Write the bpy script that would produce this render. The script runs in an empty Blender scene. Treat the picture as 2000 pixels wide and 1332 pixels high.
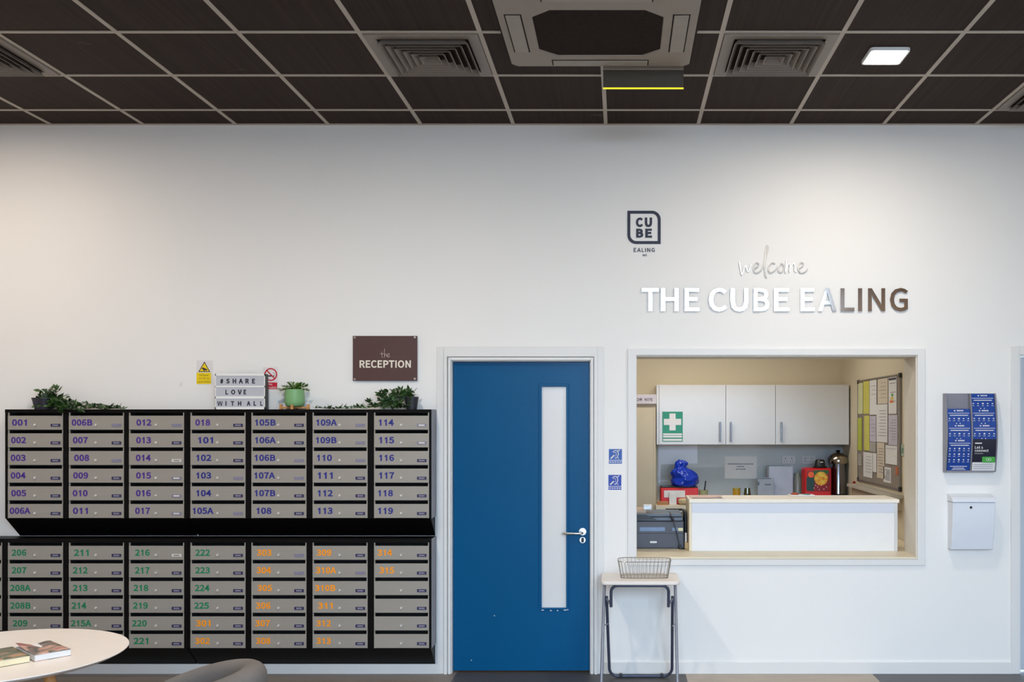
import bpy, bmesh, math, random
from mathutils import Vector, Matrix
random.seed(11)
PI = math.pi
C = bpy.context.scene.collection
S = bpy.context.scene

# ------------------------------------------------------------------ camera, sky, lights, exposure
F, VX, VY, EYE, D = 1893.0, 1213.0, 823.0, 1.65, 6.34      # focal length in px, vanishing point, eye height, distance to the wall
def X(x, d=D): return (x - VX) * d / F
def Z(y, d=D): return EYE - (y - VY) * d / F
cam = bpy.data.cameras.new('camera'); camo = bpy.data.objects.new('camera', cam); C.objects.link(camo)
camo.location = (0, 0, EYE); camo.rotation_euler = (PI / 2, 0, 0)
cam.sensor_width = 36; cam.lens = 36 * F / 2000
cam.shift_x = -(VX - 1000) / 2000; cam.shift_y = (VY - 666) / 2000
S.camera = camo
S.view_settings.view_transform = 'Standard'; S.view_settings.look = 'None'
S.view_settings.gamma = 1; S.view_settings.use_curve_mapping = False
S.view_settings.exposure = 0.03
S.cycles.max_bounces = 8; S.cycles.diffuse_bounces = 5; S.cycles.glossy_bounces = 4
S.cycles.sample_clamp_indirect = 6.0; S.cycles.caustics_reflective = False; S.cycles.caustics_refractive = False

w = bpy.data.worlds.new('sky'); S.world = w; w.use_nodes = True
bg = w.node_tree.nodes['Background']; bg.inputs[0].default_value = (0.56, 0.765, 1.0, 1); bg.inputs[1].default_value = 18.0

def area(name, loc, rot, sx, sy, energy, color, spread=PI, portal=False, shape='RECTANGLE'):
    l = bpy.data.lights.new(name, 'AREA'); l.shape = shape; l.size = sx
    if shape == 'RECTANGLE': l.size_y = sy
    l.energy = energy; l.color = color; l.spread = spread
    if portal: l.cycles.is_portal = True
    o = bpy.data.objects.new(name, l); C.objects.link(o); o.location = loc; o.rotation_euler = rot
    return o
CEIL, YB = 3.5925, -1.2
WIN = (-0.8, 2.85, 0.15, 3.55)                                # street window behind the camera: x0, x1, z0, z1
area('daylight_portal', ((WIN[0]+WIN[1])/2, YB + 0.01, (WIN[2]+WIN[3])/2), (PI/2, 0, 0), WIN[1]-WIN[0], WIN[3]-WIN[2], 1, (1, 1, 1), portal=True)
WARM, NEUT = (1.0, 0.84, 0.69), (1.0, 0.90, 0.78)
LAMPS = [(1.40, 5.134, NEUT, 25), (-3.99, 5.134, WARM, 22), (-1.61, 3.926, NEUT, 50), (1.724, 2.718, NEUT, 22), (-1.9, 0.604, NEUT, 24), (2.1, 0.604, NEUT, 24)]  # third and fourth lamps are unseen, added as fill for the wall
for (lx, ly, lc, le) in LAMPS:
    area('downlight_lamp', (lx, ly, CEIL - 0.022), (0, 0, 0), 0.17, 0.17, le, lc, spread=PI)
area('back_office_lamp', (0.5, 7.95, 2.64), (0, 0, 0), 1.6, 0.5, 24, (1.0, 0.95, 0.86))

# ------------------------------------------------------------------ materials
def lin(h):
    h = h.lstrip('#'); out = []
    for i in (0, 2, 4):
        c = int(h[i:i+2], 16) / 255
        out.append(c / 12.92 if c <= 0.04045 else ((c + 0.055) / 1.055) ** 2.4)
    return (*out, 1)
MATS = {}
def mat(name, hexc, rough=0.5, metal=0.0, spec=0.5, var=0.06, scale=12.0, bump=0.0, bscale=60.0, stretch=None, emit=0, alpha=None, trans=0, coat=0):
    if name in MATS: return MATS[name]
    m = bpy.data.materials.new(name); m.use_nodes = True; MATS[name] = m
    n = m.node_tree; p = n.nodes['Principled BSDF']
    p.inputs['Roughness'].default_value = rough; p.inputs['Metallic'].default_value = metal
    p.inputs['Specular IOR Level'].default_value = spec; p.inputs['Coat Weight'].default_value = coat
    c = lin(hexc); tc = n.nodes.new('ShaderNodeTexCoord'); mp = n.nodes.new('ShaderNodeMapping')
    n.links.new(tc.outputs['Object'], mp.inputs['Vector'])
    if stretch: mp.inputs['Scale'].default_value = stretch
    nz = n.nodes.new('ShaderNodeTexNoise'); nz.inputs['Scale'].default_value = scale; nz.inputs['Detail'].default_value = 5
    n.links.new(mp.outputs[0], nz.inputs['Vector'])
    r = n.nodes.new('ShaderNodeValToRGB')
    r.color_ramp.elements[0].position = 0.3; r.color_ramp.elements[1].position = 0.7
    r.color_ramp.elements[0].color = tuple(v * (1 - var) for v in c[:3]) + (1,)
    r.color_ramp.elements[1].color = tuple(min(1, v * (1 + var)) for v in c[:3]) + (1,)
    n.links.new(nz.outputs['Fac'], r.inputs['Fac']); n.links.new(r.outputs['Color'], p.inputs['Base Color'])
    if emit:
        p.inputs['Emission Color'].default_value = c; p.inputs['Emission Strength'].default_value = emit
    if trans: p.inputs['Transmission Weight'].default_value = trans
    if bump:
        b = n.nodes.new('ShaderNodeBump'); nb = n.nodes.new('ShaderNodeTexNoise'); nb.inputs['Scale'].default_value = bscale
        b.inputs['Strength'].default_value = bump; b.inputs['Distance'].default_value = 0.01
        n.links.new(mp.outputs[0], nb.inputs['Vector']); n.links.new(nb.outputs['Fac'], b.inputs['Height']); n.links.new(b.outputs['Normal'], p.inputs['Normal'])
    return m
def ramp_mat(name, stops, rough=0.6, kind='noise', scale=5, stretch=(1, 1, 1), detail=6, distort=0, const=False, metal=0, bump=0):
    """colour ramp over a noise or wave"""
    m = bpy.data.materials.new(name); m.use_nodes = True; MATS[name] = m
    n = m.node_tree; p = n.nodes['Principled BSDF']; p.inputs['Roughness'].default_value = rough; p.inputs['Metallic'].default_value = metal
    tc = n.nodes.new('ShaderNodeTexCoord'); mp = n.nodes.new('ShaderNodeMapping'); mp.inputs['Scale'].default_value = stretch
    n.links.new(tc.outputs['Object'], mp.inputs['Vector'])
    t = n.nodes.new('ShaderNodeTexNoise' if kind == 'noise' else 'ShaderNodeTexWave' if kind == 'wave' else 'ShaderNodeTexVoronoi')
    t.inputs['Scale'].default_value = scale
    if kind == 'noise': t.inputs['Detail'].default_value = detail; t.inputs['Distortion'].default_value = distort
    if kind == 'wave': t.inputs['Distortion'].default_value = distort; t.inputs['Detail'].default_value = detail
    n.links.new(mp.outputs[0], t.inputs['Vector'])
    r = n.nodes.new('ShaderNodeValToRGB'); e = r.color_ramp.elements
    if const: r.color_ramp.interpolation = 'CONSTANT'
    while len(e) < len(stops): e.new(0.5)
    for k, (pos, h) in enumerate(stops): e[k].position = pos; e[k].color = lin(h)
    out = t.outputs['Color'] if kind == 'voronoi' else t.outputs['Fac']
    n.links.new(out, r.inputs['Fac']); n.links.new(r.outputs[0], p.inputs['Base Color'])
    if bump:
        b = n.nodes.new('ShaderNodeBump'); b.inputs['Strength'].default_value = bump; b.inputs['Distance'].default_value = 0.004
        n.links.new(t.outputs['Fac'], b.inputs['Height']); n.links.new(b.outputs[0], p.inputs['Normal'])
    return m

M_WALL = mat('white_wall_paint', '#eae7e3', 0.62, var=0.012, scale=1.5, bump=0.02, bscale=220)
M_TRIM = mat('white_gloss_trim', '#dfddda', 0.4, spec=0.3, var=0.012, scale=3)
M_CREAM = mat('cream_wall_paint', '#d9cdb4', 0.7, var=0.02, scale=2)
M_TBAR = mat('ceiling_bar_metal', '#b5a899', 0.45, var=0.05, scale=6)
M_AC = mat('taupe_plastic', '#94877a', 0.5, var=0.03)
M_DKGRILLE = mat('dark_grille', '#2a1f1a', 0.8, spec=0.1, var=0.2, scale=40)
M_VENT = mat('taupe_vent_metal', '#84786e', 0.45, var=0.04)
M_BLACK = mat('black_laminate', '#0d0a09', 0.45, spec=0.12, var=0.15, scale=8, stretch=(1, 1, 6))
M_BSIDE = mat('grey_steel_side_lit', '#83828a', 0.4, var=0.04)  # casing side; its lighter tone paints in the light it catches
M_STEEL = mat('grey_mailbox_steel', '#9e978d', 0.42, var=0.025, scale=4, stretch=(1, 1, 14), metal=0.15)
M_DARKIN = mat('dark_interior', '#0e0c0c', 0.8, var=0.1)
M_CHROME = mat('polished_steel', '#e2dfdb', 0.28, metal=1.0, var=0.02)
M_SATIN = mat('mirror_letter_steel', '#e6dfd8', 0.09, metal=1.0, var=0.01)
M_LABEL = mat('purple_label', '#272149', 0.4, var=0.08)
M_LABELP = mat('pale_label', '#827d90', 0.4, var=0.12, scale=90)
M_LABELW = mat('white_label', '#d6d2cc', 0.35, var=0.05)
M_PURPLE = mat('purple_vinyl', '#431f84', 0.55, var=0.06)
M_NAVY = mat('navy_vinyl', '#1d237c', 0.55, var=0.06)
M_GREEN = mat('green_vinyl', '#057a4f', 0.55, var=0.06)
M_ORANGE = mat('orange_vinyl', '#ff980a', 0.5, var=0.05)
M_BLUEDOOR = mat('blue_door_paint', '#00507e', 0.32, spec=0.16, var=0.04, scale=2.5, stretch=(1, 1, 0.5))
M_FROST = mat('white_film_glass', '#dedcda', 0.22, var=0.01, coat=0.3)
M_MAROON = mat('maroon_acrylic', '#56403f', 0.25, var=0.03)
M_CREAMTXT = mat('cream_lettering', '#e6dccb', 0.45, var=0.02)
M_INK = mat('dark_ink', '#1b1730', 0.5, var=0.05)
M_BLK = mat('black_plastic', '#141416', 0.4, var=0.1)
M_WHITE = mat('white_plastic', '#e9e7e4', 0.4, var=0.012)
M_PANELG = mat('grey_lightbox_panel', '#b9bac0', 0.35, var=0.03)
M_YELLOW = mat('yellow_sign', '#eccb0c', 0.45, var=0.04)
M_RED = mat('red_sign', '#c3142e', 0.45, var=0.04)
M_SIGNW = mat('sign_white', '#dfdad8', 0.4, var=0.012)
M_BLUES = mat('blue_sticker', '#064a9e', 0.4, var=0.06)
M_LEAF = ramp_mat('leaf_green', [(0.25, '#16260f'), (0.5, '#2c4a1e'), (0.75, '#4c7030')], 0.45, scale=16)
M_LEAF2 = ramp_mat('fern_green', [(0.25, '#2d4a14'), (0.5, '#4f7a24'), (0.8, '#7fa245')], 0.5, scale=22)
M_POT = mat('black_pot', '#26232c', 0.5, var=0.1)
M_SAGE = mat('sage_green_glaze', '#77a66f', 0.45, var=0.04)
M_WOOD = ramp_mat('light_wood', [(0.3, '#a9713c'), (0.55, '#c98d52'), (0.8, '#dba869')], 0.5, scale=6, stretch=(1, 1, 9))
M_SILL = mat('beige_sill', '#e0d3b8', 0.4, var=0.04, scale=5, stretch=(1, 6, 1))
M_CAB = mat('gloss_white_door', '#d0cfd0', 0.2, var=0.01)
M_HANDLE = mat('brushed_handle', '#98a2b4', 0.25, metal=0.8, var=0.05)
M_SPLASH = mat('grey_glass_splashback', '#b4bcc0', 0.06, var=0.01, coat=0.5)
M_FAGREEN = mat('first_aid_green', '#178a6c', 0.45, var=0.04)
M_PRINT = mat('charcoal_plastic', '#4b4d58', 0.45, var=0.04)
M_PRINT2 = mat('slate_plastic', '#596371', 0.4, var=0.04)
M_PRINTB = mat('blue_grey_panel', '#6f86a6', 0.3, var=0.06)
M_BAG = mat('blue_polythene', '#0a35ad', 0.25, var=0.12, scale=18, bump=0.5, bscale=26)
M_CASE = mat('red_plastic', '#cf0d10', 0.4, var=0.05)
M_CARD = mat('beige_card', '#cbb48a', 0.7, var=0.06)
M_PAPER = mat('white_paper', '#dcdad8', 0.7, var=0.02)
M_GREYTUBE = mat('grey_tube_enamel', '#8a8b95', 0.35, metal=0.4, var=0.04)
M_DKTUBE = mat('dark_tube_enamel', '#484c5f', 0.35, metal=0.3, var=0.05)
M_WIRE = mat('steel_wire', '#9a968e', 0.3, metal=0.9, var=0.06)
M_LBOX = mat('white_powder_coat', '#dfe2e8', 0.35, var=0.012)
M_RACK = mat('grey_rack_plastic', '#807f88', 0.35, var=0.05)
M_LEAFLET = mat('blue_leaflet', '#083b8e', 0.4, var=0.05)
M_FABRIC = mat('grey_wool_fabric', '#69625d', 0.9, var=0.10, scale=9, bump=0.25, bscale=420)
M_TABLE = mat('white_table_laminate', '#e6dcd3', 0.35, var=0.012)
M_FELT = mat('grey_felt', '#8d8177', 0.9, var=0.08, scale=50)
M_ALU = mat('aluminium', '#8f8a84', 0.35, metal=0.8, var=0.04)

def ceiling_tile_material():
    m = bpy.data.materials.new('brown_ceiling_tile'); m.use_nodes = True; n = m.node_tree; p = n.nodes['Principled BSDF']
    p.inputs['Roughness'].default_value = 0.6; p.inputs['Specular IOR Level'].default_value = 0.1
    tc = n.nodes.new('ShaderNodeTexCoord'); mp = n.nodes.new('ShaderNodeMapping'); mp.inputs['Scale'].default_value = (60, 0.6, 1)
    n.links.new(tc.outputs['Object'], mp.inputs[0])
    nz = n.nodes.new('ShaderNodeTexNoise'); nz.inputs['Scale'].default_value = 1.0; nz.inputs['Detail'].default_value = 3
    n.links.new(mp.outputs[0], nz.inputs['Vector'])
    r = n.nodes.new('ShaderNodeValToRGB'); e = r.color_ramp.elements
    e[0].position = 0.3; e[0].color = lin('#271811'); e[1].position = 0.75; e[1].color = lin('#37271e')
    n.links.new(nz.outputs['Fac'], r.inputs[0])
    # pale scuffs with a shape of their own
    m2 = n.nodes.new('ShaderNodeMapping'); m2.inputs['Scale'].default_value = (1.6, 5.0, 1); n.links.new(tc.outputs['Object'], m2.inputs[0])
    n2 = n.nodes.new('ShaderNodeTexNoise'); n2.inputs['Scale'].default_value = 1.7; n2.inputs['Detail'].default_value = 6; n2.inputs['Roughness'].default_value = 0.7
    n.links.new(m2.outputs[0], n2.inputs['Vector'])
    r2 = n.nodes.new('ShaderNodeValToRGB'); r2.color_ramp.elements[0].position = 0.66; r2.color_ramp.elements[1].position = 0.82
    n.links.new(n2.outputs['Fac'], r2.inputs[0])
    mx = n.nodes.new('ShaderNodeMix'); mx.data_type = 'RGBA'
    n.links.new(r2.outputs[0], mx.inputs['Factor']); n.links.new(r.outputs[0], mx.inputs['A']); mx.inputs['B'].default_value = lin('#6e6258')
    n.links.new(mx.outputs['Result'], p.inputs['Base Color'])
    return m
def floor_material():
    """wood-look floor laid in wide bands of different colour"""
    m = bpy.data.materials.new('banded_plank_floor'); m.use_nodes = True; n = m.node_tree; p = n.nodes['Principled BSDF']
    p.inputs['Roughness'].default_value = 0.5
    tc = n.nodes.new('ShaderNodeTexCoord'); sep = n.nodes.new('ShaderNodeSeparateXYZ'); n.links.new(tc.outputs['Object'], sep.inputs[0])
    mr = n.nodes.new('ShaderNodeMapRange'); mr.inputs[1].default_value = -6; mr.inputs[2].default_value = 6; n.links.new(sep.outputs[0], mr.inputs[0])
    r = n.nodes.new('ShaderNodeValToRGB'); r.color_ramp.interpolation = 'CONSTANT'; e = r.color_ramp.elements
    st = [(-6, '#7e736a'), (-1.12, '#4c4a48'), (0.407, '#b5a797'), (1.617, '#5c5c5e'), (2.9, '#8a7f74')]
    while len(e) < len(st): e.new(0.5)
    for k, (x, h) in enumerate(st): e[k].position = (x + 6) / 12; e[k].color = lin(h)
    n.links.new(mr.outputs[0], r.inputs[0])
    mp = n.nodes.new('ShaderNodeMapping'); mp.inputs['Rotation'].default_value = (0, 0, 0.78); mp.inputs['Scale'].default_value = (2, 14, 1); n.links.new(tc.outputs['Object'], mp.inputs[0])
    nz = n.nodes.new('ShaderNodeTexNoise'); nz.inputs['Scale'].default_value = 2.0; nz.inputs['Detail'].default_value = 6; n.links.new(mp.outputs[0], nz.inputs['Vector'])
    r2 = n.nodes.new('ShaderNodeValToRGB'); r2.color_ramp.elements[0].color = (0.72, 0.72, 0.72, 1); r2.color_ramp.elements[1].color = (1.12, 1.1, 1.08, 1)
    n.links.new(nz.outputs['Fac'], r2.inputs[0])
    mx = n.nodes.new('ShaderNodeMix'); mx.data_type = 'RGBA'; mx.blend_type = 'MULTIPLY'; mx.inputs['Factor'].default_value = 1
    n.links.new(r.outputs[0], mx.inputs['A']); n.links.new(r2.outputs[0], mx.inputs['B']); n.links.new(mx.outputs['Result'], p.inputs['Base Color'])
    return m

# ------------------------------------------------------------------ mesh helpers
class MB:
    def __init__(s): s.v = []; s.f = []; s.mi = []; s.cur = 0
    def add(s, vs, fs):
        b = len(s.v); s.v += [Vector(p) for p in vs]; s.f += [tuple(i + b for i in f) for f in fs]; s.mi += [s.cur] * len(fs); return s
    def mtl(s, i): s.cur = i; return s
    def box(s, x0, x1, y0, y1, z0, z1):
        return s.add([(x0,y0,z0),(x1,y0,z0),(x1,y1,z0),(x0,y1,z0),(x0,y0,z1),(x1,y0,z1),(x1,y1,z1),(x0,y1,z1)],
                     [(0,3,2,1),(4,5,6,7),(0,1,5,4),(1,2,6,5),(2,3,7,6),(3,0,4,7)])
    def prism(s, poly, a, b, ax='y'):
        """poly in the two other axes (xz for y, yz for x, xy for z), extruded from a to b"""
        n = len(poly); P = {'y': lambda u, v, t: (u, t, v), 'x': lambda u, v, t: (t, u, v), 'z': lambda u, v, t: (u, v, t)}[ax]
        vs = [P(u, v, a) for u, v in poly] + [P(u, v, b) for u, v in poly]
        return s.add(vs, [tuple(range(n - 1, -1, -1)), tuple(range(n, 2 * n))] + [(i, (i + 1) % n, n + (i + 1) % n, n + i) for i in range(n)])
    def ring(s, outer, inner, a, b, ax='y'):
        """frame between two outlines with the same number of points"""
        n = len(outer); P = {'y': lambda u, v, t: (u, t, v), 'x': lambda u, v, t: (t, u, v), 'z': lambda u, v, t: (u, v, t)}[ax]
        vs = [P(u, v, t) for t in (a, b) for pl in (outer, inner) for u, v in pl]; fs = []
        for i in range(n):
            j = (i + 1) % n
            fs += [(i, j, n + j, n + i), (2*n + i, 3*n + i, 3*n + j, 2*n + j), (i, 2*n + i, 2*n + j, j), (n + i, n + j, 3*n + j, 3*n + i)]
        return s.add(vs, fs)
    def tube(s, pts, r, n=8, closed=False):
        pts = [Vector(p) for p in pts]; k = len(pts); vs = []; fs = []; up = None
        for i, p in enumerate(pts):
            a = pts[(i - 1) % k] if closed or i > 0 else p; b = pts[(i + 1) % k] if closed or i < k - 1 else p
            t = (b - a).normalized()
            if up is None: up = Vector((0, 0, 1)) if abs(t.z) < 0.9 else Vector((0, 1, 0))
            side = t.cross(up).normalized(); up = side.cross(t).normalized()
            rr = r[i] if isinstance(r, (list, tuple)) else r
            for q in range(n):
                c = 2 * PI * q / n; vs.append(p + (side * math.cos(c) + up * math.sin(c)) * rr)
        for i in range(k if closed else k - 1):
            for q in range(n):
                a, b = i * n + q, i * n + (q + 1) % n; c, d = ((i + 1) % k) * n + (q + 1) % n, ((i + 1) % k) * n + q
                fs.append((a, b, c, d))
        if not closed: fs += [tuple(range(n - 1, -1, -1)), tuple(range((k - 1) * n, k * n))]
        return s.add(vs, fs)
    def lathe(s, prof, c=(0, 0, 0), n=24, ax='z'):
        vs = []; fs = []
        for r, h in prof:
            for q in range(n):
                a = 2 * PI * q / n; u, v = r * math.cos(a), r * math.sin(a)
                vs.append({'z': (c[0]+u, c[1]+v, c[2]+h), 'y': (c[0]+u, c[1]+h, c[2]+v), 'x': (c[0]+h, c[1]+u, c[2]+v)}[ax])
        k = len(prof)
        for i in range(k - 1):
            for q in range(n): fs.append((i*n+q, i*n+(q+1)%n, (i+1)*n+(q+1)%n, (i+1)*n+q))
        if prof[0][0] > 1e-6: fs.append(tuple(range(n - 1, -1, -1)))
        if prof[-1][0] > 1e-6: fs.append(tuple(range((k-1)*n, k*n)))
        return s.add(vs, fs)
    def grid(s, fn, nu, nv):
        vs = [fn(i / nu, j / nv) for j in range(nv + 1) for i in range(nu + 1)]
        return s.add(vs, [(j*(nu+1)+i, j*(nu+1)+i+1, (j+1)*(nu+1)+i+1, (j+1)*(nu+1)+i) for j in range(nv) for i in range(nu)])
    def xf(s, M):
        s.v = [M @ p for p in s.v]; return s
W0 = {}
def obj(name, mb, m, parent=None, smooth=False, bevel=0, seg=2, sub=0, solid=0, recalc=True):
    off = W0.get(parent.name, Vector()) if parent else Vector()
    me = bpy.data.meshes.new(name)
    me.from_pydata([p - off for p in mb.v], [], mb.f)
    for mm in (m if isinstance(m, (list, tuple)) else [m]): me.materials.append(mm)
    me.polygons.foreach_set('material_index', mb.mi)
    if recalc:
        bm = bmesh.new(); bm.from_mesh(me); bmesh.ops.remove_doubles(bm, verts=bm.verts, dist=1e-6); bmesh.ops.recalc_face_normals(bm, faces=bm.faces); bm.to_mesh(me); bm.free()
    if smooth:
        me.polygons.foreach_set('use_smooth', [True] * len(me.polygons)); me.set_sharp_from_angle(angle=0.7)
    me.update()
    o = bpy.data.objects.new(name, me); C.objects.link(o)
    if parent: o.parent = parent; W0[o.name] = off
    if solid:
        q = o.modifiers.new('solid', 'SOLIDIFY'); q.thickness = solid; q.offset = 0
    if bevel:
        q = o.modifiers.new('bevel', 'BEVEL'); q.width = bevel; q.segments = seg; q.limit_method = 'ANGLE'; q.angle_limit = 0.6
    if sub:
        q = o.modifiers.new('sub', 'SUBSURF'); q.levels = sub; q.render_levels = sub
    return o
def tag(o, label, cat, group=None, kind=None):
    o['label'] = label; o['category'] = cat
    if group: o['group'] = group
    if kind: o['kind'] = kind
    return o
def thing(name, label, cat, loc, group=None):
    o = bpy.data.objects.new(name, None); C.objects.link(o); o.location = loc; o.empty_display_size = 0.05
    W0[o.name] = Vector(loc); return tag(o, label, cat, group)
def struct(name, mb, m, **k):
    o = obj(name, mb, m, **k); o['kind'] = 'structure'; return o
def rrect(x0, x1, z0, z1, r, n=5, corners=(1, 1, 1, 1)):
    """rounded rectangle outline, corners in order bl, br, tr, tl"""
    out = []
    for k, (cx, cz, a0) in enumerate([(x0+r, z0+r, PI), (x1-r, z0+r, 1.5*PI), (x1-r, z1-r, 0), (x0+r, z1-r, PI/2)]):
        if corners[k]: out += [(cx + r*math.cos(a0 + PI/2*i/n), cz + r*math.sin(a0 + PI/2*i/n)) for i in range(n + 1)]
        else:
            px_, pz_ = [(x0, z0), (x1, z0), (x1, z1), (x0, z1)][k]; out += [(px_, pz_)] * (n + 1)
    return out
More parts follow.
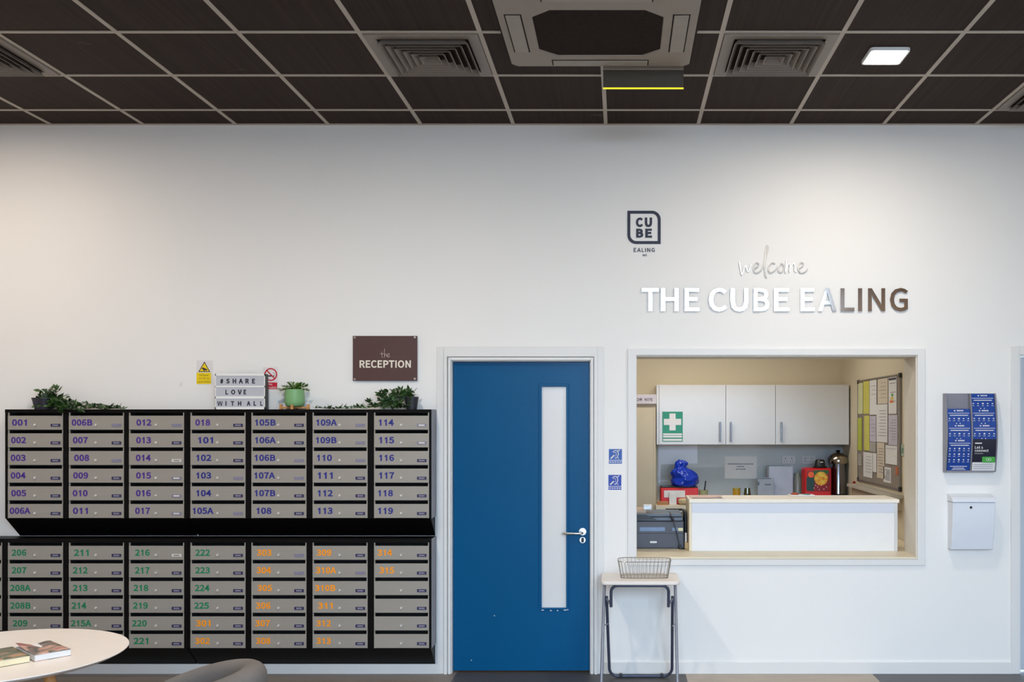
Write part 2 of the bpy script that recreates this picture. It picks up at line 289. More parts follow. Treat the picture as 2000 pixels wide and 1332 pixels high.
# letter outlines (advance, closed contours in 1/1000 of the type size)
GLY = {
    '0': (194, '97,-5 140,10 167,55 177,129 167,203 140,247 97,261 55,247 27,203 18,129 27,55 55,10|97,21 62,47 48,129 62,211 97,236 133,211 146,129 133,47'),
    '1': (194, '92,0 124,0 124,256 102,256 90,238 72,222 50,211 50,181 72,190 92,204'),
    '2': (194, '15,0 177,0 177,28 106,28 85,27 64,25 117,81 152,134 165,186 144,241 90,261 47,251 14,224 33,206 57,227 86,235 121,221 133,185 120,138 82,83 15,19'),
    '3': (194, '92,-5 151,15 175,69 159,112 120,134 120,136 153,158 166,197 145,244 91,261 52,253 20,231 37,210 61,228 90,235 122,224 133,195 118,160 62,146 62,121 125,107 142,70 128,35 90,22 53,31 27,51 10,31 42,6'),
    '4': (194, '119,0 149,0 149,71 183,71 183,96 149,96 149,257 114,257 7,92 7,71 119,71|119,96 40,96 99,184 109,203 119,222 121,222 120,198 119,175'),
    '5': (194, '92,-5 133,6 164,36 176,83 153,146 98,165 78,163 60,155 67,229 163,229 163,257 39,257 30,137 47,126 68,137 90,141 129,126 143,83 127,38 89,22 51,31 26,50 9,29 42,6'),
    '6': (194, '105,-5 157,18 179,79 160,139 108,159 77,151 50,129 60,191 83,225 116,235 138,230 157,215 175,235 149,254 114,261 68,248 33,203 20,123 31,52 61,10|50,103 77,128 103,136 137,120 149,79 136,37 105,21 67,42'),
    '7': (194, '69,0 103,0 111,89 133,164 178,237 178,257 17,257 17,229 142,229 102,160 79,87'),
    '8': (194, '98,-5 156,15 178,62 165,104 135,129 135,131 158,156 169,193 150,242 99,261 49,243 28,195 39,161 63,136 63,135 31,107 16,64 39,15|116,139 75,160 57,195 69,225 98,237 130,224 142,191 135,164|98,19 60,33 44,67 54,100 80,125 127,101 148,63 134,31'),
    '9': (194, '82,-5 128,10 162,56 175,139 164,207 133,248 89,261 37,238 15,178 35,118 86,97 118,106 145,129 135,66 112,32 81,22 57,27 38,42 20,22 46,3|145,155 118,129 91,121 57,137 46,178 58,220 89,236 128,216'),
    'A': (213, '1,0 34,0 59,78 153,78 177,0 211,0 124,257 88,257|67,104 79,144 93,187 105,230 106,230 119,187 132,144 145,104'),
    'B': (230, '35,0 117,0 168,8 202,33 214,75 200,117 162,137 162,138 190,159 200,194 175,242 111,257 35,257|68,148 68,231 107,231 153,222 168,190 153,159 106,148|68,26 68,123 112,123 164,111 182,76 164,38 112,26'),
    'C': (223, '132,-5 176,5 211,32 193,53 166,32 133,24 91,37 63,73 54,129 64,185 92,220 134,233 164,226 187,209 204,230 175,252 134,261 76,245 35,200 20,128 35,57 75,11'),
    'D': (241, '35,0 101,0 166,15 206,60 220,129 206,199 166,242 99,257 35,257|68,27 68,230 97,230 147,219 177,184 187,129 177,74 147,39 97,27'),
    'E': (206, '35,0 187,0 187,28 68,28 68,121 165,121 165,149 68,149 68,229 183,229 183,257 35,257'),
    'F': (193, '35,0 68,0 68,115 166,115 166,143 68,143 68,229 183,229 183,257 35,257'),
    'G': (241, '136,-5 182,4 215,25 215,133 131,133 131,106 186,106 186,39 165,28 139,24 93,37 64,73 54,129 64,185 94,220 139,233 171,226 194,209 212,230 183,251 138,261 77,245 36,200 20,128 35,57 76,11'),
    'H': (255, '35,0 68,0 68,121 187,121 187,0 220,0 220,257 187,257 187,149 68,149 68,257 35,257'),
    'I': (103, '35,0 68,0 68,257 35,257'),
    'L': (190, '35,0 180,0 180,28 68,28 68,257 35,257'),
    'N': (253, '35,0 66,0 66,135 64,175 62,215 63,215 91,162 185,0 218,0 218,257 187,257 187,123 188,82 192,42 190,42 162,95 68,257 35,257'),
    'O': (260, '130,-5 187,12 225,58 239,129 225,200 187,245 130,261 73,245 34,200 20,129 34,58 73,12|130,24 90,37 63,73 54,129 63,185 90,220 130,233 170,220 197,185 206,129 197,73 170,37'),
    'P': (222, '35,0 68,0 68,102 110,102 160,111 192,137 204,181 192,226 159,250 109,257 35,257|68,129 68,230 104,230 155,220 172,181 156,141 106,129'),
    'R': (222, '68,135 68,230 111,230 157,220 173,185 157,147 111,135|176,0 213,0 147,112 189,137 205,185 180,241 116,257 35,257 35,0 68,0 68,109 114,109'),
    'S': (209, '106,-5 170,17 194,68 178,112 141,137 104,153 75,168 62,196 75,223 110,233 142,226 168,209 185,230 152,252 110,261 52,242 29,193 46,150 81,127 118,111 148,94 161,65 146,35 107,24 68,33 36,56 17,33 56,6'),
    'T': (210, '89,0 121,0 121,229 199,229 199,257 11,257 11,229 89,229'),
    'U': (252, '126,-5 173,6 206,41 218,106 218,257 187,257 187,105 170,41 126,24 84,41 67,105 67,257 34,257 34,106 47,41 79,6'),
    'V': (201, '82,0 120,0 201,257 168,257 127,118 115,75 102,33 101,33 88,75 76,118 34,257 0,257'),
    'W': (307, '63,0 102,0 140,155 147,184 153,213 154,213 161,184 167,155 206,0 245,0 298,257 267,257 239,117 232,75 225,34 223,34 214,76 205,117 169,257 140,257 104,117 95,75 86,34 85,34 77,75 69,117 42,257 9,257'),
    '#': (194, '35,0 56,0 66,80 118,80 108,0 129,0 139,80 175,80 175,102 141,102 149,160 183,160 183,182 151,182 160,254 139,254 130,182 78,182 87,254 67,254 57,182 22,182 22,160 55,160 48,102 14,102 14,80 45,80|68,102 76,160 128,160 120,102'),
    'a': (197, '76,-5 109,3 139,23 140,23 143,0 169,0 169,117 154,174 103,195 61,187 29,170 41,148 67,162 98,168 129,154 137,120 71,107 33,84 21,49 36,10|85,21 61,28 51,51 70,82 137,99 137,46 111,28'),
    'b': (216, '116,-5 157,8 187,42 199,98 190,149 164,183 123,195 92,187 63,168 64,202 64,279 32,279 32,0 58,0 61,20 62,20 89,2|111,22 89,27 64,42 64,142 90,161 115,168 154,149 165,98 150,42'),
    'c': (179, '107,-5 140,2 169,19 155,41 134,28 110,22 67,42 51,95 68,148 111,168 131,164 149,152 165,173 142,188 110,195 64,183 31,149 18,95 30,41 62,7'),
    'e': (194, '109,-5 144,1 172,15 160,36 138,25 113,21 68,39 50,88 178,88 179,106 160,171 103,195 62,183 31,148 18,95 31,41 63,7|49,110 68,154 104,169 139,154 151,110'),
    'h': (213, '32,0 64,0 64,138 90,160 116,167 144,155 152,116 152,0 184,0 184,120 170,176 126,195 91,186 63,163 64,202 64,279 32,279'),
    'i': (96, '32,0 64,0 64,190 32,190|48,229 64,235 70,251 64,266 48,271 33,266 27,251 33,235'),
    'k': (193, '32,0 64,0 64,50 99,92 155,0 190,0 118,113 181,190 146,190 65,90 64,90 64,279 32,279'),
    'l': (99, '66,-5 77,-4 84,-2 80,23 73,22 67,25 64,36 64,279 32,279 32,38 40,7'),
    'm': (324, '32,0 64,0 64,138 89,160 112,167 139,155 147,116 147,0 179,0 179,138 204,160 227,167 254,155 263,116 263,0 294,0 294,120 280,176 237,195 204,185 174,159 156,185 121,195 90,186 62,162 58,190 32,190'),
    'n': (214, '32,0 64,0 64,138 90,160 116,167 144,155 152,116 152,0 184,0 184,120 170,176 126,195 91,186 62,162 58,190 32,190'),
    'o': (212, '106,-5 150,7 182,41 194,95 182,149 150,183 106,195 63,183 31,149 18,95 31,41 63,7|106,22 66,42 51,95 66,148 106,168 146,148 161,95 146,42'),
    'p': (217, '32,-80 64,-80 64,-16 63,18 90,1 116,-5 157,8 187,42 199,98 190,149 164,183 123,195 91,187 62,168 58,190 32,190|111,22 89,27 64,42 64,142 91,161 115,168 154,149 165,98 150,42'),
    'r': (136, '32,0 64,0 64,122 87,156 112,166 122,166 131,163 137,191 127,194 116,195 86,184 62,155 58,190 32,190'),
    's': (164, '82,-5 133,12 151,52 132,90 93,110 65,122 52,143 61,162 88,170 111,165 131,153 146,173 120,189 87,195 39,179 22,141 39,105 77,86 107,72 120,50 111,29 83,20 53,27 27,43 11,22 43,3'),
    't': (132, '92,-5 110,-2 127,2 121,27 110,23 99,21 76,31 70,58 70,164 121,164 121,190 70,190 70,244 43,244 40,190 9,188 9,164 38,164 38,59 50,13'),
    'u': (213, '88,-5 122,5 151,30 152,30 154,0 181,0 181,190 149,190 149,55 124,31 97,23 70,35 62,74 62,190 29,190 29,70 44,14'),
    'y': (182, '35,-82 80,-63 106,-16 178,190 147,190 112,85 97,31 95,31 86,58 76,85 38,190 5,190 81,0 77,-15 60,-44 34,-56 26,-55 19,-53 13,-78 23,-81'),
}
TXT = {}
def fatten(p, d):
    """move a closed outline outwards (outlines grow, holes shrink)"""
    p = [q for i, q in enumerate(p) if (q - p[i-1]).length > 2.5]
    n = len(p); out = []
    for i in range(n):
        a = (p[i] - p[i-1]).normalized(); b = (p[(i+1) % n] - p[i]).normalized()
        na, nb = Vector((a.y, -a.x)), Vector((b.y, -b.x)); m = na + nb
        if m.length < 0.35: out += [p[i] + na * d + a * d, p[i] + nb * d - b * d]
        else: m.normalize(); out.append(p[i] + m * (d / max(0.5, m.dot(na))))
    return out
def glyphs(s, bold):
    if (s, bold) in TXT: return TXT[(s, bold)]
    cu = bpy.data.curves.new('t', 'CURVE'); cu.dimensions = '2D'; cu.fill_mode = 'FRONT'; adv = 0
    for ch in s:
        if ch not in GLY: adv += 90; continue
        for cont in GLY[ch][1].split('|'):
            pts = fatten([Vector(tuple(map(float, q.split(',')))) for q in cont.split()], bold * 256)
            sp = cu.splines.new('POLY'); sp.points.add(len(pts) - 1); sp.use_cyclic_u = True
            for q, (a, b) in zip(sp.points, pts): q.co = ((a + adv) / 256, b / 256, 0, 1)
        adv += GLY[ch][0] + 8
    o = bpy.data.objects.new('t', cu); C.objects.link(o); bpy.context.view_layer.update()
    me = bpy.data.meshes.new_from_object(o.evaluated_get(bpy.context.evaluated_depsgraph_get()))
    vs = [v.co.copy() for v in me.vertices]; fs = [tuple(p.vertices) if p.normal.z > 0 else tuple(reversed(p.vertices)) for p in me.polygons]
    bpy.data.objects.remove(o); bpy.data.curves.remove(cu); bpy.data.meshes.remove(me)
    TXT[(s, bold)] = (vs, fs); return vs, fs
def txt(mb, s, x0, x1, z0, z1, y, depth=0.0006, bold=0.0):
    """lettering on a plane facing the hall (-y), fitted to a box; x1=None keeps the letters' own width"""
    vs, fs = glyphs(s, bold)
    if not vs: return mb
    a0, a1 = min(v.x for v in vs), max(v.x for v in vs); b0, b1 = min(v.y for v in vs), max(v.y for v in vs)
    sz = (z1 - z0) / (b1 - b0); sx = sz if x1 is None else (x1 - x0) / (a1 - a0)
    fr = [(x0 + (v.x - a0) * sx, y - depth, z0 + (v.y - b0) * sz) for v in vs]; n = len(fr)
    mb.add(fr + [(p[0], y, p[2]) for p in fr], [])
    base = len(mb.v) - 2 * n; cnt = {}
    for f in fs:
        for i in range(len(f)): e = (f[i], f[(i+1) % len(f)]); cnt[e] = 1
    allf = [tuple(i for i in f) for f in fs]
    allf += [(b, a, a + n, b + n) for (a, b) in cnt if (b, a) not in cnt]
    mb.f += [tuple(i + base for i in f) for f in allf]; mb.mi += [mb.cur] * len(allf)
    return mb
def script_strokes(mb, strokes, to3d, r):
    for st in strokes:
        p = [Vector((a, b, 0)) for a, b in st]; out = []
        for i in range(len(p) - 1):                          # Catmull-Rom
            a = p[max(i-1, 0)]; b = p[i]; c = p[i+1]; d = p[min(i+2, len(p)-1)]
            for k in range(5):
                t = k / 5
                out.append(0.5 * ((2*b) + (c-a)*t + (2*a-5*b+4*c-d)*t*t + (3*b-a-3*c+d)*t**3))
        out.append(p[-1]); mb.tube([to3d(q.x, q.y) for q in out], r, 6)
    return mb

# ------------------------------------------------------------------ the setting: hall and back office
XL, XR = -5.2, 4.8
BACK, OX = 9.2, 2.1                                          # back wall of the office, its side wall
YW2 = D + 0.26                                               # office side of the counter wall
HX0, HX1, HZ0, HZ1 = X(1243), X(1791), Z(1087), Z(694)      # counter hatch
DX0, DX1, DZ1 = X(881), X(1154), Z(704)                     # blue door opening
RX0, RX1, RZ1 = X(1990), X(1990) + 0.93, Z(693)             # second door, cut by the picture edge
def wall_with_holes(mb, x0, x1, y0, y1, z0, z1, holes):
    xs = sorted({x0, x1, *[h[0] for h in holes], *[h[1] for h in holes]})
    for a, b in zip(xs, xs[1:]):
        c = (a + b) / 2; hs = [h for h in holes if h[0] < c < h[1]]
        if not hs: mb.box(a, b, y0, y1, z0, z1)
        else:
            h = hs[0]
            if h[2] > z0: mb.box(a, b, y0, y1, z0, h[2])
            if h[3] < z1: mb.box(a, b, y0, y1, h[3], z1)
    return mb
struct('floor', MB().box(XL, XR, YB, D + 0.13, -0.1, 0), floor_material())
struct('floor_office', MB().box(-1.5, OX, D + 0.13, BACK, -0.1, 0), mat('office_floor', '#6a625b', 0.6))
struct('wall_front', wall_with_holes(MB(), XL, XR, D, YW2, 0, CEIL, [(HX0, HX1, HZ0 - 0.015, HZ1), (DX0, DX1, 0, DZ1), (RX0, RX1, 0, RZ1)]), M_WALL)
struct('wall_left', MB().box(XL - 0.2, XL, YB, YW2, 0, CEIL), M_WALL)
M_TIMBER = ramp_mat('timber_cladding', [(0.25, '#c9ab98'), (0.5, '#e2bd9c'), (0.75, '#f0cfae')], 0.6, scale=3, stretch=(7, 1, 0.5))
struct('wall_right', MB().box(XR, XR + 0.2, YB, YW2, 0, CEIL), M_WALL)
struct('wall_street', wall_with_holes(MB(), XL, XR, YB - 0.25, YB, 0, CEIL, [WIN]), M_TIMBER)
wf = MB(); fw = 0.05
for k in range(5):
    xx = WIN[0] + (WIN[1] - WIN[0]) * k / 4; wf.box(max(WIN[0], xx - fw/2), min(WIN[1], xx + fw/2), YB - 0.16, YB - 0.1, WIN[2], WIN[3])
wf.box(WIN[0], WIN[1], YB - 0.155, YB - 0.105, 1.0, 1.05)
struct('window_1', wf, mat('dark_window_frame', '#4a4a4c', 0.5))
struct('ground_street', MB().box(-30, 30, -40, YB - 0.25, -0.2, -0.05), mat('pale_paving', '#8f8d8a', 0.8))
struct('wall_daylight_block', MB().box(-30, 30, -15, -14, -0.2, 2.5), mat('daylight_block_brown', '#6b5648', 0.85, var=0.15))  # unseen wall added, its height set to shape daylight and reflections
struct('ceiling', MB().box(XL, XR, YB, D, CEIL, CEIL + 0.15), ceiling_tile_material())
PIT, TX0, TY0 = 0.604, -0.1, D - 0.302
gb = MB()
k = -9
while TX0 + PIT * k < XR:
    xx = TX0 + PIT * k
    if XL < xx:
        for ya_, yb2 in ([(YB, 4.22), (5.25, D)] if -0.6 < xx < 0.4 else [(YB, D)]): gb.box(xx - 0.012, xx + 0.012, ya_, yb2, CEIL - 0.004, CEIL)
    k += 1
k = 0
while TY0 - PIT * k > YB:
    yy = TY0 - PIT * k; 
    for xa_, xb2 in ([(XL, -0.6), (0.38, XR)] if 4.22 < yy < 5.25 else [(XL, XR)]): gb.box(xa_, xb2, yy - 0.012, yy + 0.012, CEIL - 0.0045, CEIL)
    k += 1
gb.box(XL, XR, D - 0.02, D, CEIL - 0.005, CEIL)
struct('ceiling_grid', gb, M_TBAR)
# office shell
struct('wall_office_back', MB().box(-1.7, OX + 0.2, BACK, BACK + 0.15, 0, 2.7), M_CREAM)
struct('wall_office_right', MB().box(OX, OX + 0.15, YW2, BACK, 0, 2.7), M_CREAM)
struct('wall_office_left', MB().box(-1.7, -1.5, YW2, BACK, 0, 2.7), M_CREAM)
struct('ceiling_office', MB().box(-1.7, OX + 0.2, YW2, BACK + 0.15, 2.66, 2.75), mat('white_ceiling_paint', '#e4e0d6', 0.8))
# skirting boards
sk = 0.066
struct('baseboard_left', MB().box(XL, X(855), D - 0.014, D, 0, sk), M_TRIM, bevel=0.003)
struct('baseboard_right', MB().box(X(1180), X(1976), D - 0.014, D, 0, 0.078), M_TRIM, bevel=0.003)
# door 1: blue door with frame
def frame(x0, x1, z1, w_, y0, y1, m, name, z0=0.0, extra=None):
    mb = MB()
    mb.box(x0 - w_, x0, y0, y1, z0, z1 + w_).box(x1, x1 + w_, y0, y1, z0, z1 + w_).box(x0, x1, y0, y1, z1, z1 + w_)
    if extra: extra(mb)
    return struct(name, mb, m, bevel=0.003)
frame(X(867), X(1166), Z(691), 0.045, D - 0.012, D, M_TRIM, 'trim_1')
def lining(x0, x1, z1, yy0, yy1, t, name, m=M_TRIM):
    mb = MB(); mb.box(x0, x0 + t, yy0, yy1, 0, z1).box(x1 - t, x1, yy0, yy1, 0, z1).box(x0 + t, x1 - t, yy0, yy1, z1 - t, z1)
    return struct(name, mb, m, bevel=0.0015)
frame(DX0, DX1, DZ1, 0.017, D - 0.02, D + 0.0, M_TRIM, 'trim_2')
frame(DX0 - 0.0225, DX1 + 0.0225, DZ1 + 0.0225, 0.022, D - 0.026, D, M_TRIM, 'trim_3')
DY = D + 0.035
lining(DX0, DX1, DZ1, D - 0.002, DY + 0.05, 0.006, 'trim_4')
dz = DY
d1 = thing('door_1', 'blue flush door with a tall white vision panel and steel lever handle', 'door', (X(885, dz), dz, 0.012)); d1['kind'] = 'structure'
bx0, bx1, bz0, bz1 = X(885, dz) + 0.001, X(1152, dz) - 0.001, 0.012, Z(707.5, dz)
gx0, gx1, gz0, gz1 = X(1058, dz), X(1106, dz), Z(1187, dz), Z(755, dz)
obj('door_leaf', wall_with_holes(MB(), bx0, bx1, dz, dz + 0.044, bz0, bz1, [(gx0, gx1, gz0, gz1)]), M_BLUEDOOR, d1)
q = MB(); bd = 0.018
q.ring([(gx0-bd, gz0-bd*.6), (gx1+bd, gz0-bd*.6), (gx1+bd, gz1+bd), (gx0-bd, gz1+bd)], [(gx0, gz0), (gx1, gz0), (gx1, gz1), (gx0, gz1)], dz - 0.009, dz)
obj('glazing_bead', q, M_BLUEDOOR, d1, bevel=0.003)
obj('vision_panel', MB().box(gx0, gx1, dz + 0.012, dz + 0.02, gz0, gz1), M_FROST, d1)['label'] = 'white obscured glass strip'
chips = MB()
for (cx, cy, cw) in [(1060, 1191, 5), (1076, 1192, 4), (1089, 1192, 3), (1104, 1191, 7), (1109, 1190, 3), (921, 1289, 1.6), (966, 1202, 2)]:
    chips.prism([(X(cx-cw/2, dz), Z(cy+.8, dz)), (X(cx+cw/2, dz), Z(cy+1.2, dz)), (X(cx+cw*.3, dz), Z(cy-1, dz)), (X(cx-cw*.4, dz), Z(cy-.8, dz))], dz - 0.0098, dz - 0.0003)
obj('paint_chips', chips, mat('bare_primer', '#bccbd6', 0.7), d1)['kind'] = 'stuff'
hx, hz = X(1138, dz), Z(1038, dz)
hb = MB().lathe([(0.0, -0.010), (0.024, -0.010), (0.026, -0.006), (0.026, 0)], (hx, dz, hz), 28, 'y')
obj('handle_rose', hb, M_CHROME, d1, smooth=True)
hl = MB().tube([(hx - 0.002, dz - 0.008, hz - 0.004), (hx - 0.002, dz - 0.045, hz - 0.006), (hx - 0.012, dz - 0.056, hz - 0.0065), (hx - 0.03, dz - 0.058, hz - 0.0068), (X(1104, dz), dz - 0.058, hz - 0.007), (X(1101.5, dz), dz - 0.05, hz - 0.007), (X(1101, dz), dz - 0.03, hz - 0.007)], 0.0085, 12)
obj('lever_handle', hl, M_CHROME, d1, smooth=True)
kz = Z(1054.5, dz)
ke = MB().lathe([(0.0, -0.008), (0.020, -0.008), (0.0225, -0.005), (0.0225, 0)], (hx, dz, kz), 28, 'y')
eo = obj('lock_escutcheon', ke, M_CHROME, d1, smooth=True)
obj('keyhole', MB().prism(rrect(hx - 0.009, hx + 0.009, kz - 0.016, kz + 0.016, 0.0085), dz - 0.0095, dz - 0.007).box(hx - 0.0025, hx + 0.0025, dz - 0.013, dz - 0.009, kz - 0.012, kz + 0.012), [M_BLK], eo)
# door 2: pale door at the picture edge
frame(RX0, RX1, RZ1, X(1990) - X(1974), D - 0.012, D, M_TRIM, 'trim_5')
lining(RX0, RX1, RZ1, D - 0.006, D + 0.1, 0.008, 'trim_6')
d2 = thing('door_2', 'pale grey door cut off by the picture edge beside the leaflet rack', 'door', (RX0, D + 0.045, 0.012)); d2['kind'] = 'structure'
obj('door_leaf', MB().box(RX0 + 0.01, RX1 - 0.01, D + 0.045, D + 0.089, 0.012, RZ1 - 0.011), mat('pale_grey_paint', '#c3c8cf', 0.35, var=0.01), d2)
# hatch: lining, architrave, sill
hl_ = MB()
t = 0.008
hl_.box(HX0, HX0 + 0.002, D, YW2, HZ0, HZ1).box(HX1 - t, HX1, D, YW2, HZ0, HZ1).box(HX0, HX1 - t, D, YW2, HZ1 - t, HZ1)
struct('trim_7', hl_, mat('hatch_lining', '#d6cfc2', 0.45, var=0.01))
struct('trim_8', MB().ring([(X(1226), Z(1104)), (X(1806), Z(1104)), (X(1806), Z(681)), (X(1226), Z(681))], [(HX0, HZ0 - 0.015), (HX1, HZ0 - 0.015), (HX1, HZ1), (HX0, HZ1)], D - 0.014, D), M_TRIM, bevel=0.003)
struct('window_sill', MB().box(HX0, HX1, D - 0.017, YW2, HZ0 - 0.0148, HZ0), M_SILL, bevel=0.002)

# ------------------------------------------------------------------ ceiling fittings
def downlight(x, y, label):
    t = thing('ceiling_downlight', label, 'light', (x, y, CEIL), 'ceiling downlights')
    obj('rim', MB().ring(rrect(x-.105, x+.105, y-.105, y+.105, .02), rrect(x-.097, x+.097, y-.097, y+.097, .015), CEIL - 0.016, CEIL, 'z'), M_WHITE, t)
    obj('diffuser', MB().prism(rrect(x-.097, x+.097, y-.097, y+.097, .015), CEIL - 0.012, CEIL - 0.004, 'z'), mat('lit_diffuser', '#fffaf0', emit=14), t)
downlight(1.40, 5.134, 'square lit downlight glowing in a brown ceiling tile')
downlight(-3.99, 5.134, 'square lit downlight beyond the air vent over the mailboxes')
downlight(-1.61, 3.926, 'unseen fill downlight added in front of the air conditioner')  # added out of view to brighten the dark middle wall
downlight(1.724, 2.718, 'unseen fill downlight added in front of the one near the hatch')  # added out of view for broad light on the wall
downlight(-1.9, 0.604, 'square lit downlight near the street window, on the mailbox side')
downlight(2.1, 0.604, 'square lit downlight near the street window, on the hatch side')
def vent(x0, y1, label):
    """square four-way diffuser filling one ceiling tile"""
    x1, y0 = x0 + PIT, y1 - PIT; a = 0.018; cx, cy = (x0 + x1) / 2, (y0 + y1) / 2
    t = thing('air_vent', label, 'air vent', (cx, cy, CEIL), 'square ceiling air vents')
    sq = lambda h: [(cx-h, cy-h), (cx+h, cy-h), (cx+h, cy+h), (cx-h, cy+h)]
    obj('frame', MB().ring(sq(0.288), sq(0.232), CEIL - 0.012, CEIL - 0.001, 'z'), M_VENT, t, bevel=0.002)
    obj('backing', MB().box(cx-.235, cx+.235, cy-.235, cy+.235, CEIL - 0.003, CEIL - 0.001), M_DKGRILLE, t)
    for k in range(6):
        ho, hi = 0.232 - 0.036 * k, 0.232 - 0.036 * k - 0.022; mb = MB()
        vs = [(u, v, CEIL - 0.034) for u, v in sq(ho)] + [(u, v, CEIL - 0.004) for u, v in sq(max(hi, 0.008))]
        vs2 = [(u, v, CEIL - 0.034) for u, v in sq(ho - 0.003)] + [(u, v, CEIL - 0.004) for u, v in sq(max(hi - 0.003, 0.004))]
        n = 8; mb.add(vs + vs2, [(i, (i+1)%4, 4+(i+1)%4, 4+i) for i in range(4)] + [(8+i, 12+i, 12+(i+1)%4, 8+(i+1)%4) for i in range(4)] + [(i, 8+i, 8+(i+1)%4, (i+1)%4) for i in range(4)] + [(4+i, 4+(i+1)%4, 12+(i+1)%4, 12+i) for i in range(4)])
        obj('louvre', mb, M_VENT, t)
vent(TX0 - 2*PIT, TY0 - PIT, 'square louvred vent between the plain tiles and the air conditioner, nearer the mailboxes')
vent(TX0 + PIT, TY0 - PIT, 'square louvred vent between the air conditioner and the lit downlight')
vent(TX0 - 6*PIT, TY0 - PIT, 'louvred vent partly cut off above the first mailbox column')
vent(TX0 + 4*PIT, TY0, 'louvred vent corner cut off near the pale door')
# ceiling cassette air conditioner
ac = thing('air_conditioner', 'taupe ceiling cassette air conditioner with a dark octagonal intake', 'air conditioner', (-0.11, 4.735, CEIL))
ax0, ax1, ay0, ay1, az = -0.585, 0.365, 4.26, 5.21, CEIL - 0.035
gr = [(-0.33, 4.50), (0.11, 4.50), (0.20, 4.58), (0.20, 4.98), (0.11, 5.06), (-0.33, 5.06), (-0.42, 4.98), (-0.42, 4.58)]
o8 = [(ax0+.03, ay0), (ax1-.03, ay0), (ax1, ay0+.03), (ax1, ay1-.03), (ax1-.03, ay1), (ax0+.03, ay1), (ax0, ay1-.03), (ax0, ay0+.03)]
obj('panel', MB().ring(o8, gr, az, CEIL - 0.0045, 'z'), M_AC, ac, bevel=0.006)
obj('intake_grille', MB().prism(gr, az + 0.006, az + 0.014, 'z'), M_DKGRILLE, ac)
def flap(x0, x1, y0, y1):
    mb = MB(); mb.box(x0, x1, y0, y1, az - 0.006, az - 0.0002); fo = obj('flap', mb, mat('taupe_flap', '#9b9084', 0.5), ac, bevel=0.003)
    e = 0.006; obj('flap_gap', MB().ring([(x0-e,y0-e),(x1+e,y0-e),(x1+e,y1+e),(x0-e,y1+e)], [(x0,y0),(x1,y0),(x1,y1),(x0,y1)], az - 0.0012, az, 'z'), M_DKGRILLE, fo)
flap(-0.545, -0.475, 4.55, 5.0); flap(0.25, 0.32, 4.55, 5.0); flap(-0.36, 0.14, 4.32, 4.40); flap(-0.36, 0.14, 5.12, 5.185)
# hanging emergency sign blade
ex0, ex1, ed = X(1178, 5.28), X(1335, 5.28), 5.28
es = thing('hanging_sign', 'dark hanging sign blade with a lit yellow lower edge below the air conditioner', 'sign', ((ex0+ex1)/2, ed, CEIL))
ez = Z(171.5, ed)
obj('housing', MB().box(ex0, ex1, ed - 0.012, ed + 0.022, CEIL - 0.03, CEIL - 0.0055), M_AC, es, bevel=0.003)
obj('blade', MB().box(ex0, ex1, ed - 0.003, ed + 0.003, ez, CEIL - 0.03), mat('smoked_acrylic', '#4d453c', 0.25, var=0.04), es)
obj('lit_edge', MB().box(ex0, ex1, ed - 0.0045, ed + 0.0045, ez - 0.006, ez), mat('lit_yellow_edge', '#f3dc20', emit=0.9), es)
obj('edge_strip', MB().box(ex0 - 0.005, ex0, ed - 0.004, ed + 0.004, ez - 0.006, CEIL - 0.03), M_TBAR, es)

# ------------------------------------------------------------------ mailboxes
FY = 6.19                                                    # front plane of the mailbox doors
PXM = FY / F
COLP = [15.6, 134.6, 252, 372, 491, 610.5, 730.5]            # where each column begins
BW, BP = 107.5 * PXM, 0.1127
UP = [['001','002','003','004','005','006A'], ['006B','007','008','009','010','011'], ['012','013','014','015','016','017'],
      ['018','101','102','103','104','105A'], ['105B','106A','106B','107A','107B','108'], ['109A','109B','110','111','112','113'], ['114','115','116','117','118','119']]
UPX = [[8.4,6.7,6,6,7,4], [6,8.4,11,9,8,8.4], [15,14.5,14,14.4,14,12.5], [10,15.4,12,12,12,5], [7.7,7.7,7,6.3,7,10.5], [7.7,7,9,10.5,10.5,10.5], [9.7,10.5,10.5,10.5,8.3,8.3]]
LO = [['206','207','208A','208B','209','210'], ['211','212','213','214','215A','215B'], ['216','217','218','219','220','221'],
      ['222','223','224','225','301','302'], ['303','304','305','306','307','308'], ['309','310A','310B','311','312','313'], ['314','315','','','','']]
LOX = [[7.5,7.5,4.5,4.5,9.5,8], [10,8,8,5.5,4,4], [12,11.7,9,8,6,9], [9.5,9.5,8.7,7.5,10.5,9], [10.7,10,11.7,8.7,7.5,8.7], [8,6.2,4.7,10.5,7.2,7.2], [6.7,10.5,0,0,0,0]]
DH, BD = 0.0915, 0.125                                       # door height, box depth
cas = MB()
cas.box(0, 0.007, 0.001, 0.008, 0.0004, BP - 0.0006).box(BW - 0.007, BW, 0.001, 0.008, 0.0004, BP - 0.0006)
cas.mtl(1); cas.box(0, 0.007, 0.008, BD, 0.0004, BP - 0.0006).box(BW - 0.007, BW, 0.008, BD, 0.0004, BP - 0.0006); cas.box(0.007, BW - 0.007, BD - 0.004, BD, 0.0004, BP - 0.0006).box(0.007, BW - 0.007, 0.012, BD - 0.004, 0.0004, 0.003).box(0.007, BW - 0.007, 0.006, BD - 0.004, BP - 0.003, BP - 0.0006)
dr = MB().box(0.0005, BW - 0.0005, -0.003, 0.001, 0.0022, DH)
lk = MB().lathe([(0.0, -0.0105), (0.0062, -0.0105), (0.0072, -0.009), (0.0075, -0.003)], (BW * 0.495, 0, DH * 0.36), 16, 'y')
nl = MB(); lx0, lx1, lz0, lz1 = BW * 0.785, BW * 0.955, DH * 0.24, DH * 0.44
